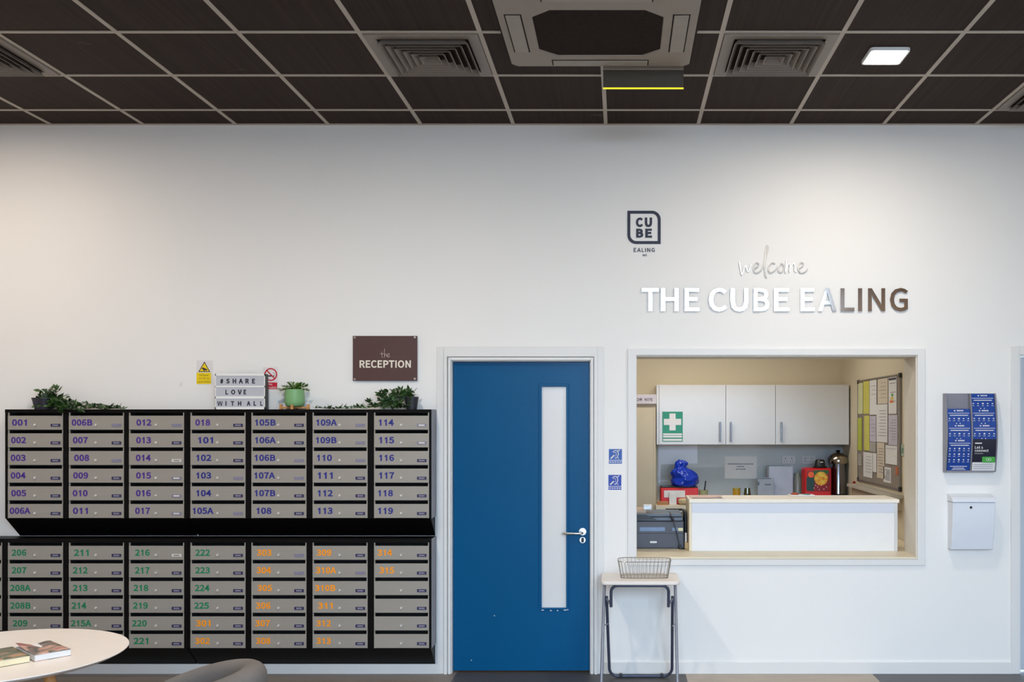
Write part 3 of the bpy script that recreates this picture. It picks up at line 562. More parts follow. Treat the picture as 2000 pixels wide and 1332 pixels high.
nl.mtl(0).box(lx0, lx1, -0.0062, -0.003, lz0, lz1).mtl(1).box(lx0 + 0.011, lx1 - 0.011, -0.0068, -0.0062, lz0 + 0.0045, lz1 - 0.0045)
me_cas = me_dr = me_lk = None; me_nl = {}
def col_mat(s):
    return M_PURPLE if s[0] == '0' else M_NAVY if s[0] == '1' else M_GREEN if s[0] == '2' else M_ORANGE
COLN = {'0': 'purple', '1': 'navy blue', '2': 'green', '3': 'orange'}
def cp(o, parent):
    c = o.copy(); C.objects.link(c); c.parent = parent; return c
proto = {}
def mailbox(x, z, num, offx, label, style):
    t = thing('mailbox', label, 'mailbox', (x, FY, z), 'grey steel mailboxes in two banks')
    if not proto:
        L = Vector((x, FY, z))
        def w(mb): return MB_shift(mb, L)
        proto['body'] = obj('body', w(cas), [M_STEEL, M_DARKIN], t)
        proto['door'] = obj('door', w(dr), M_STEEL, t, bevel=0.0012)
        proto['lock'] = obj('lock', w(lk), mat('lock_steel', '#e4e1dc', 0.35, metal=0.45, var=0.02), proto['door'], smooth=True)
        proto['name_label'] = obj('name_label', w(nl), [M_LABEL, M_LABELP], proto['door'])
        door = proto['door']
    else:
        cp(proto['body'], t); door = cp(proto['door'], t); W0[door.name] = Vector((x, FY, z)); cp(proto['lock'], door); n = cp(proto['name_label'], door)
        if style:
            if style not in me_nl:
                me_nl[style] = n.data.copy(); a, b = {1: (M_LABELP, M_LABELP), 2: (M_LABELW, M_STEEL), 3: (M_LABELP, M_LABELW)}[style]
                me_nl[style].materials[0] = a; me_nl[style].materials[1] = b
            n.data = me_nl[style]
    W0[door.name] = Vector((x, FY, z))
    if num:
        h = 0.0415; nb = MB(); txt(nb, num, x + offx * PXM, x + offx * PXM + (len(num) * 9.7 + (1.5 if len(num) > 3 else 0)) * PXM, z + DH * 0.30, z + DH * 0.30 + h, FY - 0.003, 0.0006, 0.05)
        obj('number', nb, col_mat(num), door, recalc=False)
def MB_shift(mb, L):
    q = MB(); q.v = [p + L for p in mb.v]; q.f = list(mb.f); q.mi = list(mb.mi); return q
UZ, LZ = Z(805.5, FY), Z(1059.5, FY)                         # top of the first row in each bank
for ci in range(7):
    for ri in range(6):
        s = UP[ci][ri]; st = 2 if s in ('014',) else 3 if s in ('015', '016', '017', '114', '115') else 1 if s in ('006B', '008', '012', '109A', '109B', '103', '105A', '110', '106B', '107A') else 0
        mailbox(X(COLP[ci], FY), UZ - BP * (ri + 1), s, UPX[ci][ri], 'grey steel mailbox with %s number %s' % (COLN[s[0]], s), st)
NTH = ['directly below', 'second below', 'third below', 'fourth below']
for ci in range(7):
    for ri in range(6):
        if ci == 0 and ri == 5: continue                     # hidden by the round table
        s = LO[ci][ri]; st = 2 if s == '216' else 1 if s in ('303', '304', '310A') else 0
        lab = 'grey steel mailbox with %s number %s' % (COLN[s[0]], s) if s else 'grey mailbox without a number, %s the one marked 315' % NTH[ri - 2]
        if s == '215B': lab = 'grey steel mailbox under 215A, mostly hidden behind the round table'
        mailbox(X(COLP[ci], FY), LZ - BP * (ri + 1), s, LOX[ci][ri], lab, st)
for ri in range(5):
    mailbox(X(COLP[0], FY) - 119 * PXM, LZ - BP * (ri + 1), '', 0, 'sliver of a grey mailbox at the picture edge beside the one marked %s' % LO[0][ri], 0)
def bank(c0, c1, ztop_row, top_th, xl, xr, zs1, label, top_z, side_r):
    """black casing round a block of columns, its underside sloping back to the wall"""
    zb = ztop_row - BP * 6
    t = thing('mailbox_casing', label, 'cabinet', ((xl + xr) / 2, D, zs1), 'black mailbox casings')
    mb = MB(); g = 0.0006
    edges = [xl] + [e for c in range(c0, c1 + 1) for e in ((X(COLP[0], FY) - 119*PXM if c < 0 else X(COLP[c], FY)) - g, (X(COLP[0], FY) - 119*PXM if c < 0 else X(COLP[c], FY)) + BW + g)] + [xr]
    for k in range(0, len(edges), 2): mb.box(edges[k], edges[k+1], FY, D - 0.0005, zb, top_z - top_th)
    mb.box(xl, xr, FY + BD + 0.002, D - 0.0005, zb, top_z - top_th)
    obj('carcass', mb, M_BLACK, t)
    obj('top_board', MB().box(xl, xr, FY - 0.002, D - 0.0005, top_z - top_th, top_z), M_BLACK, t)
    obj('sloping_base', MB().prism([(FY, zb - 0.0008), (D - 0.0005, zb - 0.0008), (D - 0.0005, zs1)], xl + 0.003, xr - 0.003, 'x'), M_BLACK, t)
    if side_r: obj('side_panel', MB().box(xr, xr + 0.0025, FY + 0.004, D - 0.0005, zb, top_z - 0.001), M_BSIDE, t)['label'] = 'blue-grey steel side, lightened for the light it catches'
xs1 = X(367, FY); xu0, xu1 = X(10, FY), X(842.5, FY)
UT, LT = Z(799.5, FY), Z(1052, FY)
bank(0, 2, UZ, UT - UZ, xu0, xs1 - 0.001, LT + 0.0015, 'black casing holding the upper mailboxes from 001 to 017', UT, False)
bank(3, 6, UZ, UT - UZ, xs1 + 0.001, xu1, LT + 0.0015, 'black casing holding the upper mailboxes from 018 to 119', UT, True)
xl0 = X(COLP[0], FY) - 119 * PXM - 0.03
bank(-1, 2, LZ, LT - LZ, xl0, xs1 - 0.001, Z(1298), 'black casing holding the lower mailboxes from 206 to 221', LT, False)
bank(3, 6, LZ, LT - LZ, xs1 + 0.001, xu1, Z(1298), 'black casing holding the lower mailboxes from 222 to 315', LT, True)

# ------------------------------------------------------------------ things on top of the mailboxes
TD = 6.255                                                   # mid depth of the casing top
def leaf(mb, p, d, up, L, wd):
    d = d.normalized(); s = d.cross(up)
    if s.length < 1e-3: s = d.cross(Vector((1, 0, 0)))
    s.normalize(); n = s.cross(d)
    q = [p, p + d*L*.3 + s*wd*.5 + n*wd*.12, p + d*L*.65 + s*wd*.4 + n*wd*.05, p + d*L - n*wd*.15, p + d*L*.65 - s*wd*.4 + n*wd*.05, p + d*L*.3 - s*wd*.5 + n*wd*.12, p + d*L*.35, p + d*L*.68]
    mb.add(q, [(0, 1, 6), (1, 2, 7, 6), (2, 3, 7), (3, 4, 7), (4, 5, 6, 7), (5, 0, 6)])
def rv(): return Vector((random.uniform(-1, 1), random.uniform(-1, 1), random.uniform(-1, 1)))
def trailing_plant(label, potx0, potx1, pb0, pb1, poty, clusters, trails, pot_d, hang=0):
    base = Vector(((X(pb0, pot_d) + X(pb1, pot_d)) / 2, pot_d, UT))
    t = thing('trailing_plant', label, 'plant', base, 'trailing plants in black pots')
    r1 = (X(potx1, pot_d) - X(potx0, pot_d)) / 2; r0 = (X(pb1, pot_d) - X(pb0, pot_d)) / 2; h = Z(poty, pot_d) - UT
    obj('pot', MB().lathe([(r0, 0.0005), (r0 + (r1-r0)*.9, h*.9), (r1, h*.9), (r1, h), (r1 - .004, h), (r1 - .006, h*.85), (0.0, h*.85)], base, 28), M_POT, t, smooth=True)
    fo = MB(); stm = MB()
    for (cx, cy, rx, rz, n) in clusters:                    # bushy part, in px about the pot depth
        c = Vector((X(cx, pot_d), pot_d - 0.004, Z(cy, pot_d)))
        for _ in range(n):
            o = rv(); o = Vector((o.x * rx * PXM, o.y * 0.045, o.z * rz * PXM)); p = c + o
            p.y = max(FY + 0.0, min(D - 0.03, p.y)); p.z = max(UT + 0.004, p.z)
            d_ = Vector((o.x * 6 + random.uniform(-.4, .4), o.y * 3 + random.uniform(-.4, .2), o.z * 5 + random.uniform(-.2, .5)))
            leaf(fo, p, d_, Vector((0, -0.5, 1)) + rv() * .5, random.uniform(.028, .045), random.uniform(.016, .025))
            if random.random() < .35: stm.tube([base + Vector((0, 0, h * .8)), (base + Vector((0, 0, h)) + p) / 2 + Vector((0, 0, .015)), p], 0.0013, 5)
    for tr in trails:                                        # (x px, y px, depth)
        pts = [Vector((X(a, dd), dd, max(UT + 0.003, Z(b, dd)) if dd > FY - 0.006 else Z(b, dd))) for a, b, dd in tr]
        out = []
        for i in range(len(pts) - 1):
            for k in range(6): out.append(pts[i].lerp(pts[i+1], k / 6) + Vector((0, 0, 0.003 * math.sin(k + i))))
        out.append(pts[-1]); stm.tube(out, 0.0016, 5)
        for p in out[::1]:
            for _ in range(3):
                if random.random() < .72:
                    d_ = Vector((random.uniform(-1, 1), random.uniform(-.8, .3), random.uniform(0.0, .75)))
                    leaf(fo, p, d_, Vector((0, -.4, 1)) + rv() * .4, random.uniform(.022, .038), random.uniform(.012, .02))
    obj('foliage', fo, M_LEAF, t, recalc=False); obj('stems', stm, M_LEAF, t)
trailing_plant('trailing ivy in a black pot above mailboxes 001 and 006B', 64, 107, 70, 102, 777, [(100, 785, 21, 13, 85), (98, 770, 15, 8, 45), (112, 790, 16, 8, 40), (108, 765, 7, 5, 14)],
               [[(110, 780, 6.23), (128, 790, 6.2), (160, 793, 6.2), (200, 797, 6.2), (243, 799, 6.21)], [(108, 785, 6.22), (125, 796, 6.2), (150, 797, 6.2), (190, 798, 6.22), (238, 799, 6.23)],
                [(112, 785, 6.2), (128, 797, 6.182), (150, 801, 6.178), (166, 806, 6.178)], [(115, 788, 6.24), (140, 789, 6.25), (180, 793, 6.25), (225, 797, 6.26)], [(112, 786, 6.2), (123, 797, 6.182), (121, 809, 6.178)], [(112, 778, 6.24), (130, 785, 6.25), (165, 788, 6.26), (205, 793, 6.26), (240, 797, 6.26)], [(118, 790, 6.2), (150, 794, 6.19), (185, 796, 6.19), (215, 797, 6.19)]], 6.25)
trailing_plant('trailing ivy in a black pot above mailboxes 109A and 114', 790, 817, 794, 814, 775, [(775, 779, 26, 13, 95), (786, 768, 18, 7, 50), (762, 785, 22, 9, 45), (797, 771, 12, 6, 22)],
               [[(765, 782, 6.22), (735, 795, 6.21), (700, 797, 6.2), (660, 798, 6.2), (615, 797, 6.21)], [(760, 785, 6.23), (720, 794, 6.23), (680, 795, 6.24), (640, 797, 6.24)], [(750, 780, 6.23), (740, 772, 6.22), (742, 764, 6.22)], [(735, 796, 6.23), (722, 788, 6.22), (718, 782, 6.22)]], 6.25)
# green pot on a wooden stand
gc = Vector((X(575.5, 6.25), 6.25, UT)); g = thing('potted_fern', 'small fern in a sage green pot on a light wooden stand', 'plant', gc)
st = MB(); rr_ = 27 * PXM
for sx in (-1, 1):
    st.box(gc.x + sx*rr_ - 0.008 if sx < 0 else gc.x + rr_ - 0.008, gc.x + sx*rr_ + 0.008 if sx < 0 else gc.x + rr_ + 0.008, gc.y - 0.008, gc.y + 0.008, UT + 0.0004, UT + 0.034)
    st.box(gc.x - 0.008, gc.x + 0.008, gc.y + sx*0.05 - 0.007, gc.y + sx*0.05 + 0.007, UT + 0.0004, UT + 0.034)
st.box(gc.x - rr_, gc.x + rr_, gc.y - 0.006, gc.y + 0.006, UT + 0.006, UT + 0.018).box(gc.x - 0.006, gc.x + 0.006, gc.y - 0.05, gc.y + 0.05, UT + 0.006, UT + 0.018)
obj('stand', st, M_WOOD, g, bevel=0.0015)
zb = UT + 0.0185; ph = Z(760.5, 6.25) - zb
obj('pot', MB().lathe([(0.0, 0), (0.046, 0.0), (0.056, 0.008), (0.0625, 0.03), (0.0615, ph*.7), (0.057, ph), (0.053, ph), (0.053, ph*.86), (0, ph*.86)], (gc.x, gc.y, zb), 36), M_SAGE, g, smooth=True)
fr_ = MB(); rib = MB()
for k in range(26):
    a = 2*PI*k/26 + random.uniform(-.1, .1); el = random.uniform(.35, 1.25); L = random.uniform(.075, .105); o = Vector((gc.x, gc.y, zb + ph*.9))
    dirv = Vector((math.cos(a)*math.cos(el), math.sin(a)*math.cos(el)*.5, math.sin(el)*.8)); pts = [o + dirv*L*u + Vector((0, 0, -0.03*u*u*math.cos(el))) + Vector((dirv.x, dirv.y, 0))*.02 for u in (0, .3, .6, .85, 1)]
    rib.tube(pts, 0.0011, 5)
    for i, p in enumerate(pts[1:]):
        for sg in (-1, 1):
            s_ = dirv.cross(Vector((0, 0, 1))); s_ = s_.normalized() if s_.length > 1e-3 else Vector((1, 0, 0))
            for q_ in (0, .5): leaf(fr_, p - dirv*.012*q_, dirv*.6 + s_*sg + Vector((0, 0, .3)), Vector((0, -.3, 1)), random.uniform(.016, .024), .009)
obj('fronds', fr_, M_LEAF2, g, recalc=False); obj('stems', rib, M_LEAF2, g)
# letter light box
LF = 6.205; lb = thing('letter_light_box', 'letter light box reading #SHARE LOVE WITH ALL on the mailboxes', 'light box', (X(469, LF), LF + 0.03, UT))
bx0_, bx1_ = X(420, LF), X(517.3, LF); bz_ = Z(730, LF)
obj('case', MB().box(bx0_, bx1_, LF + 0.006, LF + 0.062, UT + 0.0004, bz_ - 0.0004), M_BLK, lb, bevel=0.002)
rows = [(734, 753.5), (756.5, 774), (778.5, 795)]
fb = MB(); ys = [UT + 0.0004] + [v for a, b in reversed(rows) for v in (Z(b, LF), Z(a, LF))] + [bz_]
for k in range(0, len(ys), 2): fb.box(bx0_, bx1_, LF, LF + 0.006, ys[k], ys[k+1])
fb.box(bx0_, bx0_ + 0.005, LF, LF + 0.006, UT + 0.0004, bz_).box(bx1_ - 0.004, bx1_, LF, LF + 0.006, UT + 0.0004, bz_)
obj('front_frame', fb, M_WHITE, lb)
for (a, b), chars in zip(rows, ['#SHARE', 'LOVE', 'WITH ALL']):
    obj('message_panel', MB().box(bx0_ + 0.005, bx1_ - 0.004, LF + 0.003, LF + 0.006, Z(b, LF), Z(a, LF)), M_PANELG, lb)
pos = [('#', 430, 435.5, 740, 749), ('S', 441.5, 448, 739.5, 749), ('H', 454, 461, 739.5, 749), ('A', 466, 474, 739.5, 749), ('R', 479, 486, 739.5, 749), ('E', 492, 497.8, 739.5, 749),
       ('L', 440, 445, 761, 770.5), ('O', 451, 459, 761, 770.5), ('V', 464, 472, 761, 770.5), ('E', 475.5, 480.5, 761, 770.5),
       ('W', 424, 434.5, 783.5, 792.5), ('I', 440, 442, 783.5, 792.5), ('T', 450.5, 457, 783.5, 792.5), ('H', 464.5, 471, 783.5, 792.5), ('A', 481.5, 489, 783.5, 792.5), ('L', 495, 500, 783.5, 792.5), ('L', 508, 512.5, 783.5, 792.5)]
for ch, a, b, y0, y1 in pos:
    obj('letter', txt(MB(), ch, X(a, LF), X(b, LF), Z(y1, LF), Z(y0, LF), LF + 0.003, 0.0008, 0.025 if ch == 'W' else 0.065), M_INK, lb, recalc=False)

# ------------------------------------------------------------------ signs on the wall
WY = D - 0.0004
def wx(x): return X(x, D)
def wz(y): return Z(y, D)
t = thing('camera_sign', 'yellow warning triangle sign about cameras above the light box', 'sign', (wx(399), D, wz(727)))
obj('backing', MB().box(wx(384), wx(415.5), D - 0.0012, WY, wz(751), wz(704)), M_SIGNW, t)
tri = [(wx(387.5), wz(726.5)), (wx(411), wz(726.5)), (wx(399.5), wz(706))]
obj('triangle', MB().prism(tri, D - 0.0018, D - 0.0012), M_YELLOW, t)
cen = Vector(((tri[0][0]+tri[1][0]+tri[2][0])/3, (tri[0][1]+tri[1][1]+tri[2][1])/3)); inn = [(cen.x + (a-cen.x)*.8, cen.y + (b-cen.y)*.8) for a, b in tri]
sy = MB().ring(tri, inn, D - 0.0022, D - 0.0018)
sy.prism([(wx(394), wz(718.5)), (wx(396), wz(721.5)), (wx(404), wz(724)), (wx(405), wz(721.5)), (wx(397), wz(717.8))], D - 0.0022, D - 0.0018).prism([(wx(397.5), wz(722)), (wx(399), wz(722)), (wx(400), wz(725)), (wx(398), wz(725))], D - 0.0022, D - 0.0018)
obj('pictogram', sy, M_INK, t)
obj('text_panel', MB().box(wx(384), wx(412.5), D - 0.002, D - 0.0012, wz(750), wz(728)), M_YELLOW, t)
tx = MB(); txt(tx, '24 hour', wx(389), wx(408), wz(734.5), wz(730.5), D - 0.002, .0004, .01); txt(tx, 'CCTV in', wx(388), wx(409), wz(741), wz(737), D - 0.002, .0004, .01); txt(tx, 'operation', wx(386), wx(411), wz(748), wz(743.5), D - 0.002, .0004, .01)
obj('lettering', tx, mat('brown_ink', '#6b5208', 0.5), t, recalc=False)
t = thing('no_smoking_sign', 'round red no smoking sign partly hidden by the light box', 'sign', (wx(529), D, wz(739)))
obj('backing', MB().box(wx(514), wx(543), D - 0.0012, WY, wz(761), wz(717)), M_SIGNW, t)
circ = lambda r, n=32: [(wx(529) + r*PX_*math.cos(2*PI*i/n), wz(731.5) + r*PX_*math.sin(2*PI*i/n)) for i in range(n)]
PX_ = D / F
rg = MB().ring(circ(12.6), circ(10.2), D - 0.002, D - 0.0012)
rg.prism([(wx(521), wz(724.8)), (wx(522.6), wz(723.2)), (wx(537), wz(738.2)), (wx(535.4), wz(739.8))], D - 0.0022, D - 0.0012)
obj('prohibition_ring', rg, M_RED, t)
cg = MB().box(wx(521), wx(533), D - 0.0016, D - 0.0012, wz(735.5), wz(733)).box(wx(534), wx(536), D - 0.0016, D - 0.0012, wz(735.5), wz(733))
cg.tube([(wx(535), D - 0.0014, wz(731)), (wx(536), D - 0.0014, wz(729)), (wx(534), D - 0.0014, wz(727.5))], 0.0012, 5)
obj('cigarette', cg, M_INK, t)
obj('text_panel', MB().box(wx(516), wx(541.5), D - 0.002, D - 0.0012, wz(760), wz(747)), M_RED, t)
tx = MB(); txt(tx, 'No', wx(525), wx(532), wz(752.5), wz(748.5), D - 0.002, .0004, .01); txt(tx, 'smoking', wx(520.5), wx(540), wz(759), wz(754), D - 0.002, .0004, .01)
obj('lettering', tx, M_SIGNW, t, recalc=False)
tag(obj('wall_hook', MB().box(wx(351.5), wx(354), D - 0.008, WY, wz(753), wz(746.5)), M_WHITE, bevel=0.002), 'tiny white hook on the wall beside the yellow warning sign', 'hook')
# reception sign
RYs = D - 0.018
t = thing('reception_sign', 'maroon acrylic plate reading the RECEPTION beside the blue door', 'sign', (wx(752), D, wz(700)))
rx = lambda x: X(x, RYs); rz_ = lambda y: Z(y, RYs)
obj('plate', MB().box(rx(689), rx(815), RYs, RYs + 0.005, rz_(743.7), rz_(656)), M_MAROON, t, bevel=0.001)
for (a, b) in [(693, 659.5), (810.5, 659), (693, 740.5), (810.5, 740)]:
    obj('standoff', MB().lathe([(0, -0.006), (0.0068, -0.006), (0.0078, -0.003), (0.0078, 0.0), (0.005, 0.0), (0.005, 0.0175)], (rx(a), RYs, rz_(b)), 18, 'y'), M_CHROME, t, smooth=True)
obj('lettering', txt(MB(), 'RECEPTION', rx(702.3), rx(802.5), rz_(718.5), rz_(703.6), RYs, .001, .04), M_CREAMTXT, t, recalc=False)
cv = lambda a, b: (rx(680 + a*.0826), RYs - 0.001, rz_(645 + b*.0826))
obj('script', script_strokes(MB(), [[(800, 500), (798, 590), (805, 630), (828, 645)], [(752, 562), (800, 555), (858, 560)], [(860, 432), (858, 540), (862, 645)], [(862, 600), (885, 565), (905, 575), (912, 615)], [(915, 610), (960, 595), (975, 560), (948, 550), (922, 585), (925, 622), (955, 635), (992, 615)]], cv, 0.0014), mat('script_lettering', '#cbb9ae', 0.45), t)
# logo
t = thing('logo_sign', 'dark outlined CUBE EALING logo high on the white wall', 'logo', (wx(1258), D, wz(450)))
o_ = rrect(wx(1225.4), wx(1290.4), wz(476.6), wz(411.8), 17*PX_, 7, (1, 0, 1, 0)); i_ = rrect(wx(1231), wx(1284.8), wz(471), wz(417.4), 12*PX_, 7, (1, 0, 1, 0))
obj('outline', MB().ring(o_, i_, D - 0.004, WY), M_INK, t)
ls = MB()
for s, a, b, y0, y1 in [('C', 1242, 1256, 425, 443.6), ('U', 1259.5, 1273.6, 425, 443.6), ('B', 1242.6, 1256.6, 446.8, 464.3), ('E', 1260.4, 1273.4, 446.8, 464.3)]:
    txt(ls, s, wx(a), wx(b), wz(y1), wz(y0), WY, .0036, .08)
obj('lettering', ls, M_INK, t, recalc=False)
cp_ = MB()
for s, a, b in [('E', 1237.7, 1242.7), ('A', 1244.5, 1251.4), ('L', 1253.5, 1257.8), ('I', 1260.2, 1261.5), ('N', 1264, 1270), ('G', 1272.4, 1278.9)]: txt(cp_, s, wx(a), wx(b), wz(492.2), wz(484.4), WY, .003, .02)
txt(cp_, 'W5', wx(1255), wx(1263.4), wz(500.5), wz(496.5), WY, .003, .0)
obj('caption', cp_, M_INK, t, recalc=False)
# steel letters
LT_ = [('T', 1253.7, 1286.3, 'T starting THE'), ('H', 1291, 1325.2, 'H in THE'), ('E', 1337, 1365.4, 'E ending THE'), ('C', 1384, 1419.6, 'C starting CUBE'), ('U', 1426.6, 1461, 'U in CUBE'),
       ('B', 1471.6, 1502.3, 'B in CUBE'), ('E', 1511, 1541, 'E ending CUBE'), ('E', 1563, 1590.4, 'E starting EALING'), ('A', 1597.6, 1633, 'A in EALING'), ('L', 1640.6, 1668, 'L in EALING'),
       ('I', 1675, 1683, 'I in EALING'), ('N', 1694.4, 1728, 'N in EALING'), ('G', 1737, 1772.2, 'G ending EALING')]
for s, a, b, wh in LT_:
    rd = .7 if s in 'CUG' else 0
    tag(obj('sign_letter', txt(MB(), s, wx(a), wx(b), wz(608 + rd), wz(563.5 - (rd if s != 'U' else 0)), WY, 0.012, .026), M_SATIN, recalc=False), 'polished steel wall letter %s above the hatch' % wh, 'letter', 'steel letters over the counter hatch')
wl = lambda a, b: (wx(1420 + a*.2), D - 0.006, wz(460 + b*.2))
WST = [[(118, 262), (130, 325), (145, 384), (165, 322), (180, 300), (195, 342), (208, 352), (224, 312), (234, 285)], [(262, 326), (300, 306), (311, 282), (290, 268), (266, 298), (262, 345), (285, 366), (320, 350), (345, 318), (375, 230), (400, 125), (388, 104), (372, 200), (366, 310), (376, 395), (392, 412)],
       [(470, 276), (440, 268), (410, 303), (405, 346), (430, 364), (470, 340), (498, 305)], [(522, 282), (508, 312), (504, 350), (530, 362), (555, 322), (545, 282), (520, 274)], [(578, 238), (573, 300), (568, 366), (586, 300), (606, 275), (612, 302), (608, 356), (626, 300), (650, 275), (661, 302), (660, 345), (676, 356)],
       [(690, 326), (730, 306), (746, 276), (720, 265), (700, 298), (700, 346), (725, 366), (765, 352), (784, 328)]]
tag(obj('welcome_lettering', script_strokes(MB(), WST, wl, 0.0052), mat('satin_white_metal', '#f6f3ee', 0.35, metal=0.45, var=0.01), smooth=True), 'handwritten polished word welcome above the steel letters', 'lettering')
# hearing loop stickers
def sticker(x0, x1, y0, y1, label, dark):
    t = thing('hearing_loop_sticker', label, 'sticker', (wx((x0+x1)/2), D, wz((y0+y1)/2)), 'hearing loop stickers')
    obj('backing', MB().box(wx(x0), wx(x1), D - 0.001, WY, wz(y1), wz(y0)), mat('royal_blue_sticker', '#0838a0', 0.45) if dark else M_BLUES, t)
    def u(a, b): return (wx(x0 + (x1-x0)*a), D - 0.0011, wz(y0 + (y1-y0)*b))
    w = MB(); w.tube([u(.14, .66), u(.42, .42)], 0.0052, 6)
    w.tube([u(.3, .22), u(.42, .12), u(.58, .1), u(.7, .2), u(.73, .36), u(.66, .52), u(.56, .62), u(.45, .62)], 0.0032, 6); w.tube([u(.7, .14), u(.84, .05)], 0.003, 6)
    w.tube([u(.38, .28), u(.48, .22), u(.57, .28), u(.56, .42), u(.5, .5)], 0.0017, 6)
    w.tube([u(.72, .6), u(.72, .7)], 0.0016, 5).tube([u(.67, .6), u(.77, .6)], 0.0014, 5)
    w.box(wx(x0), wx(x1), D - 0.0016, D - 0.001, wz(y0 + (y1-y0)*.79), wz(y0 + (y1-y0)*.75))
    for k in range(5): w.box(wx(x0 + (x1-x0)*(.05 + .19*k)), wx(x0 + (x1-x0)*(.19 + .19*k)), D - 0.0016, D - 0.001, wz(y0 + (y1-y0)*.92), wz(y0 + (y1-y0)*.86))
    obj('pictogram', w, M_SIGNW, t)
sticker(1189.2, 1214.8, 877, 905.5, 'blue ear pictogram sticker beside the door, upper of two', False)
sticker(1188.3, 1213.6, 927.5, 956.5, 'blue ear pictogram sticker beside the door, lower of two', True)

# ------------------------------------------------------------------ leaflet rack
RF = D - 0.075
t = thing('leaflet_rack', 'grey two column leaflet rack on the wall by the pale door', 'leaflet rack', (wx(1893), D, wz(924)))
rx0, rx1 = X(1846, 6.29), X(1946, 6.29); rzb, rzt = Z(922, 6.28), Z(768, 6.28); RH = rzt - rzb
def bow(u): return D - 0.045 - 0.035 * math.sin(PI * min(1, max(0, u)))     # bowed front, u from the bottom
prof = [(D - 0.0005, rzb), (bow(0), rzb)] + [(bow(k/12), rzb + RH*k/12) for k in range(1, 13)] + [(D - 0.0005, rzt)]
mid = (rx0 + rx1) / 2; e = 0.009
for a in (rx0, mid - e/2, rx1 - e): obj('side_wall', MB().prism(prof, a, a + e, 'x'), M_RACK, t, bevel=0.002)
obj('back_panel', MB().box(rx0 + e, rx1 - e, D - 0.012, D - 0.0005, rzb, rzt), M_RACK, t)
obj('bottom_lip', MB().box(rx0 + e, rx1 - e, bow(0) - 0.001, D - 0.012, rzb, rzb + 0.01), M_RACK, t)
def leaflet(cx0, cx1, ytop, ybot, label, kind, k, grp):
    zt, zb_ = Z(ytop, 6.27), Z(ybot, 6.27); mb = MB(); off = 0.003 + 0.0035 * k
    yy = lambda z: bow((z - rzb) / RH) - 0.004 + off
    t2 = thing('leaflet', label, 'leaflet', (cx0, yy(zb_), zb_), grp)
    mb.grid(lambda u, v: (cx0 + (cx1-cx0)*u, yy(zb_ + (zt-zb_)*v), zb_ + (zt-zb_)*v), 1, 10)
    obj('sheet', mb, {'blue': M_LEAFLET, 'dark': mat('black_leaflet', '#16182a', 0.3), 'white': M_PAPER}[kind], t2, solid=0.0012)
    w = MB(); W_, H_ = cx1 - cx0, PX_
    def bar(a, b, yt, h): w.box(cx0 + W_*a, cx0 + W_*b, yy(Z(yt, 6.27)) - 0.0022, yy(Z(yt, 6.27)) - 0.0005, Z(yt + h, 6.27), Z(yt, 6.27))
    def blob(a, yt, r):
        c = (cx0 + W_*a, Z(yt, 6.27)); y_ = yy(c[1]) - 0.0022
        w.prism([(c[0] + r*math.cos(i*PI/5), c[1] + r*.75*math.sin(i*PI/5)) for i in range(10)], y_, y_ + 0.0015)
    if kind == 'blue':
        yt = ytop + 3.2
        hx_, hz_ = cx0 + W_*.32, Z(yt + .5, 6.27); y_ = yy(hz_) - 0.0022; r = 0.0062
        w.prism([(hx_ - r, hz_ + r*.3), (hx_ - r*.55, hz_ + r*.75), (hx_, hz_ + r*.4), (hx_ + r*.55, hz_ + r*.75), (hx_ + r, hz_ + r*.3), (hx_, hz_ - r)], y_, y_ + 0.0015)
        for q in range(4): bar(.42 + .075*q, .475 + .075*q, yt - 1, 2.6)
        bar(.03, .96, ytop + 8, .9); bar(.1, .9, ytop + 11.8, 1.5)
        n = 1 if ybot - ytop < 45 else 3
        for row in range(n):
            for q in range(5):
                blob(.07 + .21*q, ytop + 19 + 11*row, 0.0066 if q == 2 else 0.0050); bar(.02 + .21*q, .11 + .21*q, ytop + 22.8 + 11*row, .8)
        if n == 1:
            for q in range(2): blob(.38 + .16*q, ytop + 28.5, 0.004)
        if n > 1: bar(.12, .88, ybot - 8.5, 1.1); bar(.25, .75, ybot - 5, 1.1); bar(.2, .82, ybot - 2.4, .9)
    if kind == 'dark':
        bar(.08, .38, ytop + 7, 2.2)
        zz = lambda y: Z(y, 6.27)
        txt(w, "Let's", cx0 + W_*.08, cx0 + W_*.43, zz(ytop + 19), zz(ytop + 13.5), yy(zz(ytop + 16)) - 0.0004, .0016, .02)
        txt(w, 'connect', cx0 + W_*.08, cx0 + W_*.68, zz(ytop + 25), zz(ytop + 20.2), yy(zz(ytop + 22)) - 0.0004, .0016, .02)
        bar(.08, .45, ytop + 28, .6)
    if kind == 'white':
        for q in range(3): bar(.05, .9, ytop + 4 + 4*q, .7)
    obj('print', w, M_SIGNW if kind != 'white' else M_LABELP, t2)
    if kind == 'dark':
        bz0 = Z(ytop + 46, 6.27); bz1 = Z(ytop + 33, 6.27); b0, b1 = cx0 + W_*.42, cx0 + W_*.98
        bt = obj('green_badge', MB().prism(rrect(b0, b1, bz0, bz1, 0.006), yy((bz0+bz1)/2) - 0.0035, yy((bz0+bz1)/2) - 0.001), mat('green_badge', '#3a9a33', 0.4), t2)
        ob = MB(); cxm = (b0 + b1) / 2
        for sg in (-1, 1):
            ob.tube([(cxm + sg*0.0085 + 0.0072*math.cos(2*PI*i/12), yy((bz0+bz1)/2) - 0.0036, (bz0+bz1)/2 - .002 + 0.0082*math.sin(2*PI*i/12)) for i in range(12)], 0.0013, 5, True)
        obj('badge_figure', ob, M_SIGNW, bt)
c0, c1 = (rx0 + e + 0.003, mid - e/2 - 0.004), (mid + e/2 + 0.002, rx1 - e - 0.002)
ORD = {0: 'topmost', 1: 'middle', 2: 'lowest'}
